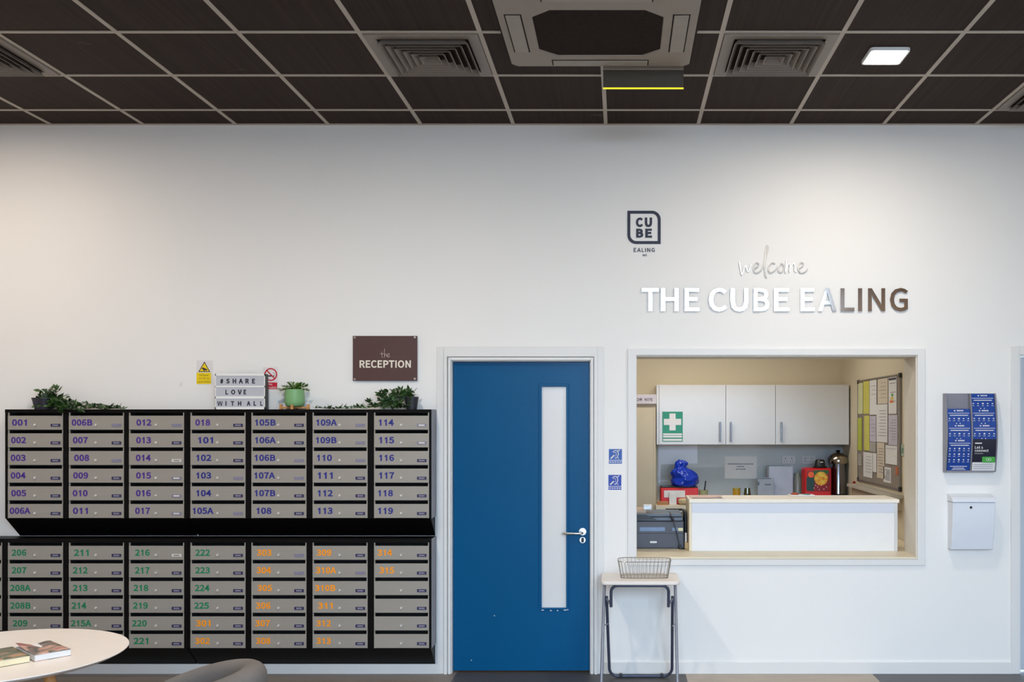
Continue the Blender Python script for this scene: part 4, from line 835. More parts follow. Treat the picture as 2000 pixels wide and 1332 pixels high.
GL = 'blue leaflets in the wall rack'
leaflet(*c0, 798.5, 832, 'blue leaflet in the rack under the empty pocket, topmost of its column', 'blue', 3, GL)
leaflet(*c0, 828, 862, 'blue leaflet in the rack, middle one in the column with the empty pocket', 'blue', 1.5, GL)
leaflet(*c0, 857, 919, 'blue leaflet showing its whole face below the other two, rack bottom', 'blue', 0, GL)
leaflet(*c1, 769, 802, 'blue leaflet at the very top of the leaflet rack', 'blue', 4, GL)
leaflet(*c1, 798.5, 832, 'blue leaflet second above the black leaflet', 'blue', 3, GL)
leaflet(*c1, 828, 862, 'blue leaflet directly above the black leaflet', 'blue', 2, GL)
leaflet(*c1, 857.5, 907, "black leaflet reading Let's connect with a green badge", 'dark', 1, 'leaflets below the blue ones')
leaflet(*c1, 903, 919.5, 'white leaflet in the lowest pocket under the black one', 'white', 0, 'leaflets below the blue ones')
# white letter box
t = thing('post_box', 'white steel wall letter box under the leaflet rack', 'letter box', (wx(1893), D, wz(1071)))
pz0, pz1, pzf = wz(1071), wz(963.5), wz(979)
px0, px1 = X(1851, D), X(1932.5, D); ff = D - 0.095
side = [(D - 0.0005, pz0), (D - 0.06, pz0 + 0.0)] + [(D - 0.06 - 0.04*math.sin(PI*.5*u), pz0 + (pzf - pz0)*u) for u in (.15, .3, .45, .6, .8, 1)] + [(D - 0.0005, pzf)]
obj('body', MB().prism(side, px0, px1, 'x'), M_LBOX, t, bevel=0.004, smooth=True)
lid = [(D - 0.0005, pzf + 0.003), (D - 0.108, pzf + 0.002), (D - 0.106, pzf + 0.014), (D - 0.085, pzf + 0.033), (D - 0.0005, pz1)]
obj('lid_flap', MB().prism(lid, px0 - 0.004, px1 + 0.006, 'x'), M_LBOX, t, bevel=0.003)
obj('lock', MB().lathe([(0, -0.004), (0.0075, -0.004), (0.0088, 0)], (X(1896, ff), D - 0.0985, Z(991, ff)), 18, 'y'), M_BLK, t, smooth=True)

# ------------------------------------------------------------------ folding table and basket
fd, bd_, ftz = 5.94, 6.30, 0.668
tx0, tx1 = X(1173.5, fd), X(1328, fd)
t = thing('folding_table', 'small white folding table with grey tube legs under the hatch', 'table', ((tx0+tx1)/2, (fd+bd_)/2, 0))
obj('table_top', MB().prism(rrect(tx0, tx1, fd, bd_, 0.03, 6), ftz - 0.022, ftz, 'z'), M_TABLE, t, bevel=0.004, smooth=True)
xa, xb = X(1184, 6.2) , X(1314.5, 6.2)
def arc(cx, cz, r, a0, a1, n=6): return [(cx + r*math.cos(a0 + (a1-a0)*i/n), cz + r*math.sin(a0 + (a1-a0)*i/n)) for i in range(n + 1)]
# straight legs: from the back of the top down to the front
yl0, yl1 = 6.2, 5.86
for sx, a, b in ((-1, X(1181, 6.1), X(1174, 5.9)), (1, X(1319, 6.1), X(1323, 5.9))):
    lg = obj('leg', MB().tube([(a, 6.13, ftz - 0.023), (a + (b-a)*.4, 6.03, 0.42), (b, 5.87, 0.004)], 0.0095, 10), M_GREYTUBE, t, smooth=True)
    obj('foot_cap', MB().lathe([(0.011, 0), (0.011, 0.03)], (b, 5.87, 0.0005), 14), M_DKTUBE, lg)
# dark U leg: from the front of the top back to the wall
r = 0.055; zl = 0.0105; yy_ = lambda z: 6.245 - (z / 0.6) * 0.2
xL, xR, xLt, xRt = X(1190, 6.2), X(1313, 6.2), X(1184.5, 6.0), X(1314.5, 6.0)
u2 = [(xLt, 0.555)] + [(xL + (xLt - xL)*.5, 0.3)] + arc(xL + r, zl + r, r, PI, 1.5*PI) + arc(xR - r, zl + r, r, 1.5*PI, 2*PI) + [(xR + (xRt-xR)*.5, 0.3), (xRt, 0.555)]
ul = obj('leg', MB().tube([(a, yy_(b), b) for a, b in u2], 0.0095, 10), M_DKTUBE, t, smooth=True)
for fx in (1212.5, 1292.5): obj('foot_pad', MB().box(X(fx-3, 6.24), X(fx+3, 6.24), 6.232, 6.26, 0.0005, 0.026), M_BLK, ul, bevel=0.003)
xi0, xi1 = X(1193.5, 5.99), X(1306, 5.99); zt_ = ftz - 0.0325; r2 = 0.04
u3 = [(xi0, 0.5), (xi0, 0.56)] + arc(xi0 + r2, zt_ - r2, r2, PI, PI/2) + arc(xi1 - r2, zt_ - r2, r2, PI/2, 0) + [(xi1, 0.56), (xi1, 0.5)]
obj('top_support', MB().tube([(a, 5.985 + (zt_ - b)*.18, b) for a, b in u3], 0.0095, 10), M_DKTUBE, t, smooth=True)
for sx, p, q in ((-1, xi0, xLt), (1, xi1, xRt)):
    obj('hinge_pin', MB().tube([(p, 6.005, 0.535), (q, 6.005 + 0.055, 0.535)], 0.004, 8).tube([(p, 6.01, 0.51), ((p+q)/2, 6.03, 0.525), (q, 6.06, 0.545)], 0.006, 8), M_GREYTUBE, t)
for a, b in ((X(1176.5, 6.0), X(1187.5, 6.05)), (X(1313, 6.05), X(1321, 6.0))):
    obj('pivot_bolt', MB().tube([(a, 6.028, 0.377), (b, 6.1, 0.377)], 0.004, 8), M_GREYTUBE, t)
# wire basket
by0, by1, bz1_, bz0_ = 6.03, 6.23, 0.775, ftz + 0.003
b0, b1 = X(1207, 6.09), X(1310.5, 6.09)
t = thing('wire_basket', 'empty steel wire basket on the small folding table', 'basket', ((b0+b1)/2, (by0+by1)/2, ftz))
rim = rrect(b0, b1, by0, by1, 0.055, 6); bot = rrect(b0 + 0.018, b1 - 0.018, by0 + 0.018, by1 - 0.018, 0.045, 6)
obj('rim', MB().tube([(a, b, bz1_) for a, b in rim], 0.0024, 6, True), M_WIRE, t, smooth=True)
sw = MB()
def along(poly, s):
    L = [(Vector(poly[i]) - Vector(poly[(i+1) % len(poly)])).length for i in range(len(poly))]; T = sum(L) * s
    for i, l in enumerate(L):
        if T <= l and l > 0: return Vector(poly[i]).lerp(Vector(poly[(i+1) % len(poly)]), T / l)
        T -= l
    return Vector(poly[0])
for k in range(38):
    a, b = along(rim, k/38), along(bot, k/38); sw.tube([(a.x, a.y, bz1_), (b.x, b.y, bz0_)], 0.0012, 5)
obj('side_wires', sw, M_WIRE, t)
bw = MB().tube([(a, b, bz0_) for a, b in bot], 0.0018, 6, True)
for k in range(1, 14):
    xx = b0 + 0.018 + (b1 - b0 - 0.036) * k / 14; ins = 0.014 if k in (1, 13) else 0
    bw.tube([(xx, by0 + 0.018 + ins, bz0_ - 0.001), (xx, by1 - 0.018 - ins, bz0_ - 0.001)], 0.0012, 5)
for k in (1, 2): bw.tube([(b0 + 0.018, by0 + (by1-by0)*k/3, bz0_ - 0.0005), (b1 - 0.018, by0 + (by1-by0)*k/3, bz0_ - 0.0005)], 0.0014, 5)
obj('base_wires', bw, M_WIRE, t)

# ------------------------------------------------------------------ round table, books, chair
TCX, TCY, TR, TZ = -2.453, 3.781, 0.477, 0.74
t = thing('round_table', 'round white table with splayed wooden legs before the mailboxes', 'table', (TCX, TCY, 0))
obj('table_top', MB().lathe([(0, -0.02), (TR - 0.03, -0.02), (TR - 0.006, -0.008), (TR, -0.003), (TR - 0.001, 0), (0, 0)], (TCX, TCY, TZ), 96), M_TABLE, t, smooth=True)
obj('under_bracket', MB().lathe([(0.0, 0), (0.12, 0), (0.15, 0.03), (0.0, 0.03)], (TCX, TCY, TZ - 0.0505), 32), M_BLK, t)
for k in range(4):
    a = 0.42 + k * PI/2; lx, ly = math.cos(a), math.sin(a)
    lg = obj('leg', MB().tube([(TCX + lx*.17, TCY + ly*.17, TZ - 0.021), (TCX + lx*.25, TCY + ly*.25, 0.40), (TCX + lx*.34, TCY + ly*.34, 0.004)], [0.022, 0.019, 0.012], 14), M_WOOD, t, smooth=True)
    obj('leg_socket', MB().tube([(TCX + lx*.1, TCY + ly*.1, TZ - 0.03), (TCX + lx*.205, TCY + ly*.205, 0.60)], 0.006, 8), M_BLK, lg)
def onplane(x, y, z):
    d = F * (EYE - z) / (y - VY); return Vector((X(x, d), d, z))
def book(label, fl, fr, br, bl, th, cover, curl, pages):
    """paperback: cover corners front-left, front-right, back-right, back-left on the table"""
    q = [Vector(p) for p in (fl, fr, br, bl)]; c = sum(q, Vector()) / 4
    t = thing('paperback_book', label, 'book', (c.x, c.y, TZ), 'paperbacks on the round table')
    lo = [p.lerp(c, .012) for p in q]; mb = MB()
    mb.add([(p.x, p.y, TZ + 0.002) for p in lo] + [(p.x, p.y, TZ + th) for p in lo], [(3,2,1,0), (4,5,6,7), (0,1,5,4), (1,2,6,5), (2,3,7,6), (3,0,4,7)])
    obj('page_block', mb, pages, t)
    def top(u, v):
        p = q[0].lerp(q[1], u).lerp(q[3].lerp(q[2], u), v); return (p.x, p.y, TZ + th + 0.0012 + curl * max(0, (1-u) - .5)**2 * v*v + (0.003*math.sin(u*9) if curl else 0)*v)
    obj('front_cover', MB().grid(top, 14, 6), cover, t, solid=0.0011, smooth=True)
    mb = MB(); mb.add([(p.x, p.y, TZ + 0.0003) for p in q] + [(p.x, p.y, TZ + 0.0018) for p in q], [(3,2,1,0), (4,5,6,7), (0,1,5,4), (1,2,6,5), (2,3,7,6), (3,0,4,7)])
    obj('back_cover', mb, cover, t)
CV1 = ramp_mat('photo_cover_pink', [(0.0, '#5b3a45'), (0.38, '#7d6a63'), (0.47, '#4f5048'), (0.55, '#c99b86'), (0.66, '#8a2f4c'), (0.8, '#e0c4ae')], 0.35, scale=7, detail=3, distort=1.5)
CV2 = ramp_mat('photo_cover_brown', [(0.0, '#4a3b2c'), (0.4, '#6a5440'), (0.5, '#4a5a42'), (0.6, '#b98d68'), (0.8, '#7a3b3f')], 0.35, scale=7, detail=3, distort=1.5)
z1 = TZ + 0.024
fl, fr, br = onplane(68, 1280.5, z1), onplane(138.5, 1268.5, z1), onplane(99, 1252.5, z1)
book('thick paperback with a curling pink photo cover on the table', fl, fr, br, fl + (br - fr), 0.024, CV1, 0.06, M_PAPER)
fr2, br2 = onplane(67, 1281, z1), onplane(35, 1263.5, z1); fl2 = onplane(-20, 1296, z1)
fr2.x -= 0.016; fl2.x -= 0.016; br2.x -= 0.022
book('paperback with a brown photo cover and cream pages, cut by the picture edge', fl2, fr2, br2, fl2 + (br2 - fr2), 0.024, CV2, 0.0, mat('cream_pages', '#e3d6b2', 0.7))
# tub chair, turned to the table
CX, CY = -1.575, 3.36
t = thing('tub_chair', 'grey fabric tub chair facing the round table', 'chair', (CX, CY, 0))
def shell():
    mb = MB(); NA, prof_n = 40, 12
    rings = []
    for i in range(NA + 1):
        a = -2.25 + 4.5 * i / NA; k = abs(a) / 2.25
        top = 0.80 - 0.065 * (a / 1.57)**2
        ro = 0.315 + 0.02 * math.cos(a); th = 0.105
        for j in range(prof_n):
            if j <= 3: rr = ro - 0.05 * (1 - j/3) ** 1.5; zz = 0.30 + (top - 0.05 - 0.30) * j / 3
            elif j <= 8:
                c = PI * (j - 3) / 5; rr = ro - th/2 + th/2 * math.cos(c); zz = top - 0.05 + 0.05 * math.sin(c)
            else: rr = ro - th - 0.02 * (j - 8) / 3; zz = top - 0.05 - (top - 0.05 - 0.36) * (j - 8) / 3
            rings.append((CX + rr * math.cos(a) * 1.0, CY + rr * math.sin(a) * 0.98, zz))
    fs = []
    for i in range(NA):
        for j in range(prof_n): fs.append((i*prof_n + j, (i+1)*prof_n + j, (i+1)*prof_n + (j+1) % prof_n, i*prof_n + (j+1) % prof_n))
    fs += [tuple(range(prof_n)), tuple(NA*prof_n + j for j in reversed(range(prof_n)))]
    return mb.add(rings, fs)
obj('backrest', shell(), M_FABRIC, t, smooth=True, sub=1)
obj('seat', MB().lathe([(0, 0.30), (0.23, 0.30), (0.245, 0.33), (0.245, 0.42), (0.22, 0.455), (0, 0.465)], (CX - 0.02, CY, 0), 40), M_FABRIC, t, smooth=True)
for sx, sy_ in ((-1, -1), (-1, 1), (1, -1), (1, 1)):
    obj('leg', MB().tube([(CX + sx*.15, CY + sy_*.15, 0.302), (CX + sx*.20, CY + sy_*.20, 0.003)], [0.02, 0.012], 12), M_WOOD, t, smooth=True)

# ------------------------------------------------------------------ back office
WC = 8.86                                                    # front plane of the wall cabinets
def wall_cabinet(x0, x1, hside, label, hx_):
    a, b, z0, z1 = X(x0, WC), X(x1, WC), Z(868.5, WC), Z(751.5, WC)
    t = thing('wall_cabinet', label, 'cabinet', ((a+b)/2, BACK, z0), 'white wall cabinets')
    obj('body', MB().box(a + 0.001, b - 0.001, WC + 0.02, BACK - 0.001, z0, z1), mat('white_carcass', '#d9d6d0', 0.4), t)
    d = obj('door', MB().box(a + 0.0015, b - 0.0015, WC, WC + 0.018, z0 + 0.001, z1 - 0.001), M_CAB, t, bevel=0.0015)
    hh = X(hx_, WC); za, zb_ = Z(863, WC), Z(824, WC)
    obj('handle', MB().tube([(hh, WC, za + .012), (hh, WC - 0.028, za + .012)], 0.004, 8).tube([(hh, WC, zb_ - .012), (hh, WC - 0.028, zb_ - .012)], 0.004, 8).tube([(hh, WC - 0.028, za), (hh, WC - 0.028, zb_)], 0.0085, 10), M_HANDLE, d, smooth=True)
    return z0
wall_cabinet(1287, 1417.5, 1, 'wide white wall cabinet bearing the green first aid sign', 1406)
wall_cabinet(1417.5, 1514.5, -1, 'narrow white wall cabinet between the two wider ones', 1427)
wall_cabinet(1514.5, 1658.5, -1, 'wide white wall cabinet nearest the notice board', 1525.5)
tag(obj('end_panel', MB().box(X(1282.5, WC), X(1286.8, WC), WC - 0.002, BACK - 0.001, Z(868.5, WC), Z(751.5, WC)), M_CAB, bevel=0.001), 'white cabinet end panel beside the tall beige cupboard', 'panel')
t = thing('first_aid_sign', 'green sign with a white cross on a white cabinet door', 'sign', (X(1313.5, WC), WC, Z(833, WC)))
sx = lambda x: X(x, WC); sz_ = lambda y: Z(y, WC)
obj('plate', MB().box(sx(1293.5), sx(1333.5), WC - 0.002, WC - 0.0003, sz_(862.5), sz_(804)), M_FAGREEN, t)
obj('cross', MB().prism([(sx(a), sz_(b)) for a, b in [(1307.5, 807.5), (1319.5, 807.5), (1319.5, 818), (1330.5, 818), (1330.5, 830), (1319.5, 830), (1319.5, 840.5), (1307.5, 840.5), (1307.5, 830), (1296.5, 830), (1296.5, 818), (1307.5, 818)]], WC - 0.003, WC - 0.002), M_SIGNW, t)
tp = MB()
for a, b in ((846.5, 850), (851, 854.5), (857, 861)): tp.box(sx(1295), sx(1332), WC - 0.003, WC - 0.002, sz_(b), sz_(a))
obj('text_strip', tp, M_SIGNW, t)
tag(obj('splashback', MB().box(X(1284, BACK), X(1652, BACK), BACK - 0.008, BACK - 0.0005, 0.905, Z(868.5, WC) + 0.02), M_SPLASH), 'grey glass splashback below the white wall cabinets', 'splashback')
pl = MB().prism([(X(1286, BACK), Z(868.5, BACK)), (X(1362, BACK), Z(868.5, BACK)), (X(1362, BACK), Z(905, BACK)), (X(1291, BACK), Z(907, BACK)), (X(1289, BACK), Z(944, BACK)), (X(1286, BACK), Z(944, BACK))], BACK - 0.0105, BACK - 0.0083)  # reflection in the glass, built as a thin pale sheet
tag(obj('splashback_reflection', pl, mat('pale_reflection_gloss', '#dfe3ee', 0.12, var=0.01)), 'pale bluish reflection shape on the splashback above the blue bag', 'panel')
# worktop and base units
WTZ, WTF = 0.905, 8.6
tag(obj('worktop', MB().box(X(1281, WTF), OX - 0.001, WTF, BACK - 0.0085, WTZ - 0.038, WTZ), M_SILL, bevel=0.002), 'beige worktop along the back wall of the office', 'worktop')
bu = thing('base_cabinet', 'beige base cabinet with a dark pull below the red case', 'cabinet', (X(1317, WTF), WTF + 0.02, 0))
u0, u1 = X(1284, 8.62), X(1284, 8.62) + 0.6
obj('body', MB().box(u0, u1, 8.64, BACK - 0.01, 0.1, WTZ - 0.0385), M_CARD, bu)
dr_ = obj('drawer', MB().box(u0 + 0.002, u1 - 0.002, 8.62, 8.639, WTZ - 0.22, WTZ - 0.041), mat('beige_drawer', '#c7b48b', 0.45), bu, bevel=0.0015)
tag(obj('base_cabinet', MB().box(u1 + 0.002, OX - 0.002, 8.62, BACK - 0.01, 0.1, WTZ - 0.0385), M_CAB), 'white base units under the worktop behind the counter', 'cabinet')
obj('plinth', MB().box(u0 + 0.02, u1 - 0.02, 8.66, 8.68, 0, 0.1), M_CARD, bu)
# tall cupboard with a sign on top
cu = thing('tall_cupboard', 'tall beige cupboard beside the white wall cabinets', 'cupboard', (X(1255, 8.7), 8.7, 0))
k0, k1, kz1 = X(1281, 8.7) - 0.62, X(1281, 8.7), Z(789, 8.7)
M_CUP = mat('beige_cupboard', '#bfb096', 0.5, var=0.02)
obj('body', MB().box(k0, k1, 8.72, BACK - 0.001, 0, kz1), M_CUP, cu, bevel=0.002)
obj('door', MB().box(k0 + 0.02, k1 - 0.022, 8.7, 8.719, 0.06, kz1 - 0.035), M_CUP, cu, bevel=0.002)
sg = thing('letter_sign', 'pale letter strip sign on top of the tall cupboard', 'sign', (X(1255, 8.69), 8.69, kz1))
obj('board', MB().box(X(1222, 8.69), X(1282, 8.69), 8.69, 8.73, kz1 + 0.0004, Z(770.5, 8.69)), mat('lavender_board', '#c4bcc4', 0.45), sg, bevel=0.002)
obj('lettering', txt(txt(MB(), 'FOR', X(1238, 8.69), X(1254.5, 8.69), Z(783, 8.69), Z(777.5, 8.69), 8.69, .001, .03), 'NOTE', X(1259, 8.69), X(1274.5, 8.69), Z(783, 8.69), Z(777.5, 8.69), 8.69, .001, .03), M_INK, sg, recalc=False)
# red case, blue bag and small things on the worktop
kd = 8.72
t = thing('carry_case', 'red plastic case with a pale label under the blue bag', 'case', (X(1327, kd), kd + .1, WTZ))
c0_, c1_, cz = X(1290.5, kd), X(1364, kd), Z(953, kd)
obj('body', MB().box(c0_, c1_, kd, kd + 0.24, WTZ + 0.0005, cz), M_CASE, t, bevel=0.008)
obj('lid', MB().box(c0_ + 0.004, c1_ - 0.006, kd + 0.01, kd + 0.235, cz + 0.0003, cz + 0.012), M_BLK, t, bevel=0.004)
obj('label_plate', MB().box(X(1297, kd), X(1338, kd), kd - 0.0015, kd - 0.0002, Z(971.5, kd), Z(958, kd)), M_LABELW, t)
bag = MB(); bc = Vector((X(1339, 8.8), 8.80, cz + 0.012)); s_ = 8.8 / F
random.seed(5)
from mathutils import noise as mnoise
key = [(0, 0), (22, 0), (26, 4), (27, 12), (25.5, 19), (22, 26), (17.5, 31), (13, 34.5), (11, 37), (11.5, 41), (12, 45), (9, 48.5), (4, 50.5), (0, 50.5)]
prof_ = []
for (r0_, h0_), (r1_, h1_) in zip(key, key[1:]):
    for k in range(3): prof_.append((r0_ + (r1_-r0_)*k/3, h0_ + (h1_-h0_)*k/3))
prof_.append((0, 50.5))
bag.lathe([(r_*s_, h_*s_) for r_, h_ in prof_], (0, 0, 0), 60)
for p in bag.v:
    a = math.atan2(p.y, p.x); h = p.z / s_; r_ = math.hypot(p.x, p.y) / s_
    fold = 0.10 * math.sin(9*a + 1.5*math.sin(h*.25)) * min(1, max(0, (h - 12) / 18)) * (1 if h < 47 else .4)
    n3 = mnoise.noise(Vector((math.cos(a)*1.6, math.sin(a)*1.6, h*.09))) * .16 + mnoise.noise(Vector((math.cos(a)*4, math.sin(a)*4, h*.2))) * .07
    k = 1 + (fold + n3 if h > .5 else 0); p.x *= k; p.y *= 0.82 * k
    p.x += -s_*(.50*max(0, min(h, 38) - 17)) + (s_*2.5*math.sin((h - 38)*.25) if h > 38 else 0)
    if h > 44: p.z += s_ * 3.0 * mnoise.noise(Vector((p.x*60, p.y*60, 3)))
bag.v = [p + bc for p in bag.v]
tag(obj('tied_bag', bag, M_BAG, smooth=True), 'tied blue plastic bag sitting on the red case', 'bag')
kd2 = 8.66
tag(obj('carton', MB().box(X(1307, kd2), X(1321.5, kd2), kd2, kd2 + 0.045, WTZ + 0.0005, Z(963, kd2)), M_PAPER, bevel=0.003), 'pale upright carton in front of the red case', 'carton')
bl = MB().lathe([(0.0, 0.0), (0.045, 0.0), (0.062, 0.02), (0.062, 0.045), (0.05, 0.055), (0, 0.06)], (X(1338, 8.67), 8.655, WTZ + 0.0005), 24)
tag(obj('bowl', bl, M_CARD, smooth=True), 'cream rounded bowl between the pale carton and the counter', 'bowl')
tray = thing('wooden_tray', 'small wooden tray in front of the red case, beside the tall cupboard', 'tray', (X(1293, 8.63), 8.65, WTZ))
obj('base', MB().box(X(1284, 8.63), X(1305, 8.63), 8.61, 8.69, WTZ + 0.0005, WTZ + 0.008), M_WOOD, tray)
obj('rim', MB().ring([(X(1284, 8.63), 8.61), (X(1305, 8.63), 8.61), (X(1305, 8.63), 8.69), (X(1284, 8.63), 8.69)], [(X(1285.5, 8.63), 8.617), (X(1303.5, 8.63), 8.617), (X(1303.5, 8.63), 8.683), (X(1285.5, 8.63), 8.683)], WTZ + 0.008, WTZ + 0.03, 'z'), M_WOOD, tray, bevel=0.002)
t = thing('pen_pot', 'small pot holding a black pen behind the counter', 'pen pot', (X(1374, 8.75), 8.75, WTZ))
obj('pot', MB().lathe([(0.036, 0.0005), (0.042, Z(957, 8.75) - WTZ), (0.038, Z(957, 8.75) - WTZ), (0.034, 0.01), (0, 0.01)], (X(1374, 8.75), 8.75, WTZ), 24), mat('olive_ceramic', '#9a9a74', 0.5), t, smooth=True)
tag(obj('pen', MB().tube([(X(1373, 8.75), 8.75, WTZ + 0.012), (X(1378.5, 8.75), 8.76, Z(939.5, 8.75))], 0.0062, 10), M_BLK, smooth=True), 'black pen standing in the small pot', 'pen')
# notice taped on the splashback
t = thing('paper_notice', 'white paper notice taped on the splashback above the counter', 'notice', (X(1446, BACK), BACK - 0.009, Z(913, BACK)))
obj('sheet', MB().box(X(1415.5, BACK), X(1477.5, BACK), BACK - 0.0095, BACK - 0.0083, Z(934.5, BACK), Z(891, BACK)), M_PAPER, t)
nt = MB()
for k, (s, a, b) in enumerate([('PLEASE KEEP THIS AREA CLEAN', 1421, 1471), ('AND TIDY', 1439, 1453), ('THANK YOU', 1437, 1456)]): pass
for a, b, y in ((1421, 1471, 906), (1439, 1453, 911), (1437, 1456, 916)):
    k = a
    while k < b:
        wdt = random.uniform(2, 4.5); nt.box(X(k, BACK), X(min(b, k + wdt), BACK), BACK - 0.0101, BACK - 0.0095, Z(y + 1, BACK), Z(y - .8, BACK)); k += wdt + .9
obj('print', nt, mat('grey_ink', '#6d6a80', 0.6), t)
def socket(x0, x1, label):
    t = thing('wall_socket', label, 'socket', (X((x0+x1)/2, BACK), BACK - 0.008, Z(898, BACK)), 'sockets on the splashback')
    obj('plate', MB().box(X(x0, BACK), X(x1, BACK), BACK - 0.017, BACK - 0.0083, Z(906, BACK), Z(890, BACK)), mat('pale_socket', '#c0bfc0', 0.35), t, bevel=0.002)
    h = MB(); n = 2
    for k in range(n):
        cx = X(x0 + (x1-x0)*(.27 + .46*k), BACK)
        h.box(cx - .003, cx + .003, BACK - 0.0176, BACK - 0.0171, Z(897, BACK), Z(893.5, BACK)).box(cx - .014, cx - .007, BACK - 0.0176, BACK - 0.0171, Z(902, BACK), Z(900.5, BACK)).box(cx + .007, cx + .014, BACK - 0.0176, BACK - 0.0171, Z(902, BACK), Z(900.5, BACK))
    obj('slots', h, mat('socket_slot', '#6f6672', 0.6), t)
socket(1526, 1553, 'pale double socket between the paper notice and the red tin')
socket(1565, 1592, 'pale double socket directly above the red tin')
# right-hand group on the worktop
kd = 8.8
t = thing('food_tin', 'red square tin with a round orange and yellow picture', 'tin', (X(1598, kd), kd + .06, WTZ))
a0, a1, zt = X(1573, kd), X(1624, kd), Z(914.5, kd)
obj('body', MB().box(a0, a1, kd, kd + 0.2, WTZ + 0.0005, zt), M_CASE, t, bevel=0.012)
obj('printed_front', MB().prism(rrect(X(1576, kd), X(1621.5, kd), Z(960, kd), Z(919.5, kd), 0.01), kd - 0.0012, kd - 0.0002), mat('deep_red_print', '#8c0d14', 0.35, var=0.2, scale=40), t)
sp_ = MB()
for (a, b) in [(1611, 943), (1604, 948), (1597, 951), (1590, 953), (1600, 956), (1609, 955), (1614, 951), (1593, 948)]: sp_.box(X(a - .8, kd), X(a + .8, kd), kd - 0.0022, kd - 0.0012, Z(b + .8, kd), Z(b - .8, kd))
obj('white_dots', sp_, M_SIGNW, t)
fy = kd - 0.0013; cxm, czm = X(1603.5, kd), Z(934.5, kd)
obj('side_panel', MB().prism([(X(1575, kd), Z(957, kd)), (X(1588, kd), Z(960, kd)), (X(1592, kd), Z(936, kd)), (X(1583, kd), Z(928, kd)), (X(1575, kd), Z(934, kd))], fy - 0.001, fy), mat('dark_green_print', '#0e3a35', 0.4), t)
obj('top_band', MB().prism([(X(1588, kd), Z(919, kd)), (X(1618, kd), Z(918, kd)), (X(1618, kd), Z(925, kd)), (X(1590, kd), Z(929, kd))], fy - 0.001, fy), mat('leaf_green_print', '#1d5a22', 0.4), t)
def disc(cx, cz, r, y0, y1, n=28): return MB().prism([(cx + r*math.cos(2*PI*i/n), cz + r*math.sin(2*PI*i/n)) for i in range(n)], y0, y1)
obj('round_picture', disc(cxm, czm, 0.062, fy - 0.002, fy), ramp_mat('orange_print', [(0.3, '#b85a08'), (0.5, '#e89a16'), (0.7, '#e6cf52')], 0.35, scale=26, detail=2), t)
obj('orange_spot', disc(X(1584, kd), Z(927, kd), 0.027, fy - 0.003, fy), mat('bright_orange', '#f2601a', 0.4), t)
jar = thing('black_jug', 'small black lidded jug standing on the red tin', 'jug', (X(1601.5, 8.86), 8.88, zt))
obj('body', MB().lathe([(0.058, 0.0005), (0.05, 0.025), (0.045, 0.06), (0.036, 0.075), (0, 0.08)], (X(1601.5, 8.88), 8.88, zt), 26), M_BLK, jar, smooth=True)
obj('base_ring', MB().lathe([(0.064, 0.0005), (0.066, 0.008), (0.058, 0.014)], (X(1601.5, 8.88), 8.88, zt), 26), M_BLK, jar)
obj('painted_glint', MB().box(X(1599.5, 8.88), X(1605, 8.88), 8.822, 8.834, zt + 0.05, zt + 0.057), M_SIGNW, jar)  # white bar painted as a glint on the black lid
ud = 8.98; uc = (X(1637, ud), ud, WTZ)
t = thing('water_urn', 'stainless steel urn with a domed lid in the corner', 'urn', uc)
hU = Z(905, ud) - WTZ; sU = ud / F
obj('body', MB().lathe([(16*sU, 0.0005), (16*sU, hU*.12), (15.3*sU, hU*.16), (15.3*sU, hU)], uc, 36), mat('dark_steel', '#85878e', 0.18, metal=1.0, var=0.04), t, smooth=True)
obj('lid', MB().lathe([(18.5*sU, hU), (19.5*sU, hU + 5*sU), (17*sU, hU + 14*sU), (9*sU, hU + 20*sU), (0, hU + 21*sU)], uc, 36), mat('bronze_steel', '#a99f90', 0.18, metal=1.0, var=0.05), t, smooth=True)
obj('lid_knob', MB().lathe([(0.012, hU + 20.5*sU), (0.022, hU + 24*sU), (0.016, hU + 26*sU), (0, hU + 26*sU)], uc, 20), M_BLK, t, smooth=True)
obj('base_band', MB().lathe([(17*sU, 0.0005), (17*sU, hU*.2), (15.5*sU, hU*.22)], uc, 36), M_BLK, t, smooth=True)
obj('handle', MB().tube([(uc[0] - 18.5*sU, ud - .02, WTZ + hU + .01), (uc[0] - 20*sU, ud - .03, WTZ + hU + .05), (uc[0] - 15*sU, ud - .03, WTZ + hU + .08)], 0.006, 8), M_BLK, t, smooth=True)
t = thing('flower_pot', 'small pot with a red flower at the foot of the notice board', 'plant', (X(1671, 8.7), 8.7, WTZ))
pc = (X(1672, 8.7), 8.7, WTZ); hp = Z(951, 8.7) - WTZ
obj('pot', MB().lathe([(0.03, 0.0005), (0.04, hp), (0.036, hp), (0, hp - .01)], pc, 20), mat('grey_pot', '#7d7266', 0.6), t, smooth=True)
ff_ = MB(); fl_ = MB()
for _ in range(26): leaf(ff_, Vector((pc[0], pc[1], WTZ + hp)) + rv()*.018, Vector((random.uniform(-.4, 1), random.uniform(-1, 1), random.uniform(-.1, .9))), Vector((0, -.3, 1)), .035, .02)
for _ in range(12): leaf(fl_, Vector((pc[0] - .022, pc[1] - .02, WTZ + hp + .032)) + rv()*.008, rv(), Vector((0, -.3, 1)), .026, .018)
obj('foliage', ff_, M_LEAF, t, recalc=False); obj('flower', fl_, mat('flower_red', '#c0342f', 0.5), t, recalc=False)
kd = 8.95
tag(obj('white_box', MB().box(X(1502, kd), X(1549, kd), kd, kd + 0.14, WTZ + 0.0005, Z(911, kd)), mat('bluish_carton', '#a3a9ba', 0.5), bevel=0.004), 'bluish white box against the splashback beside the pale bottle', 'box')
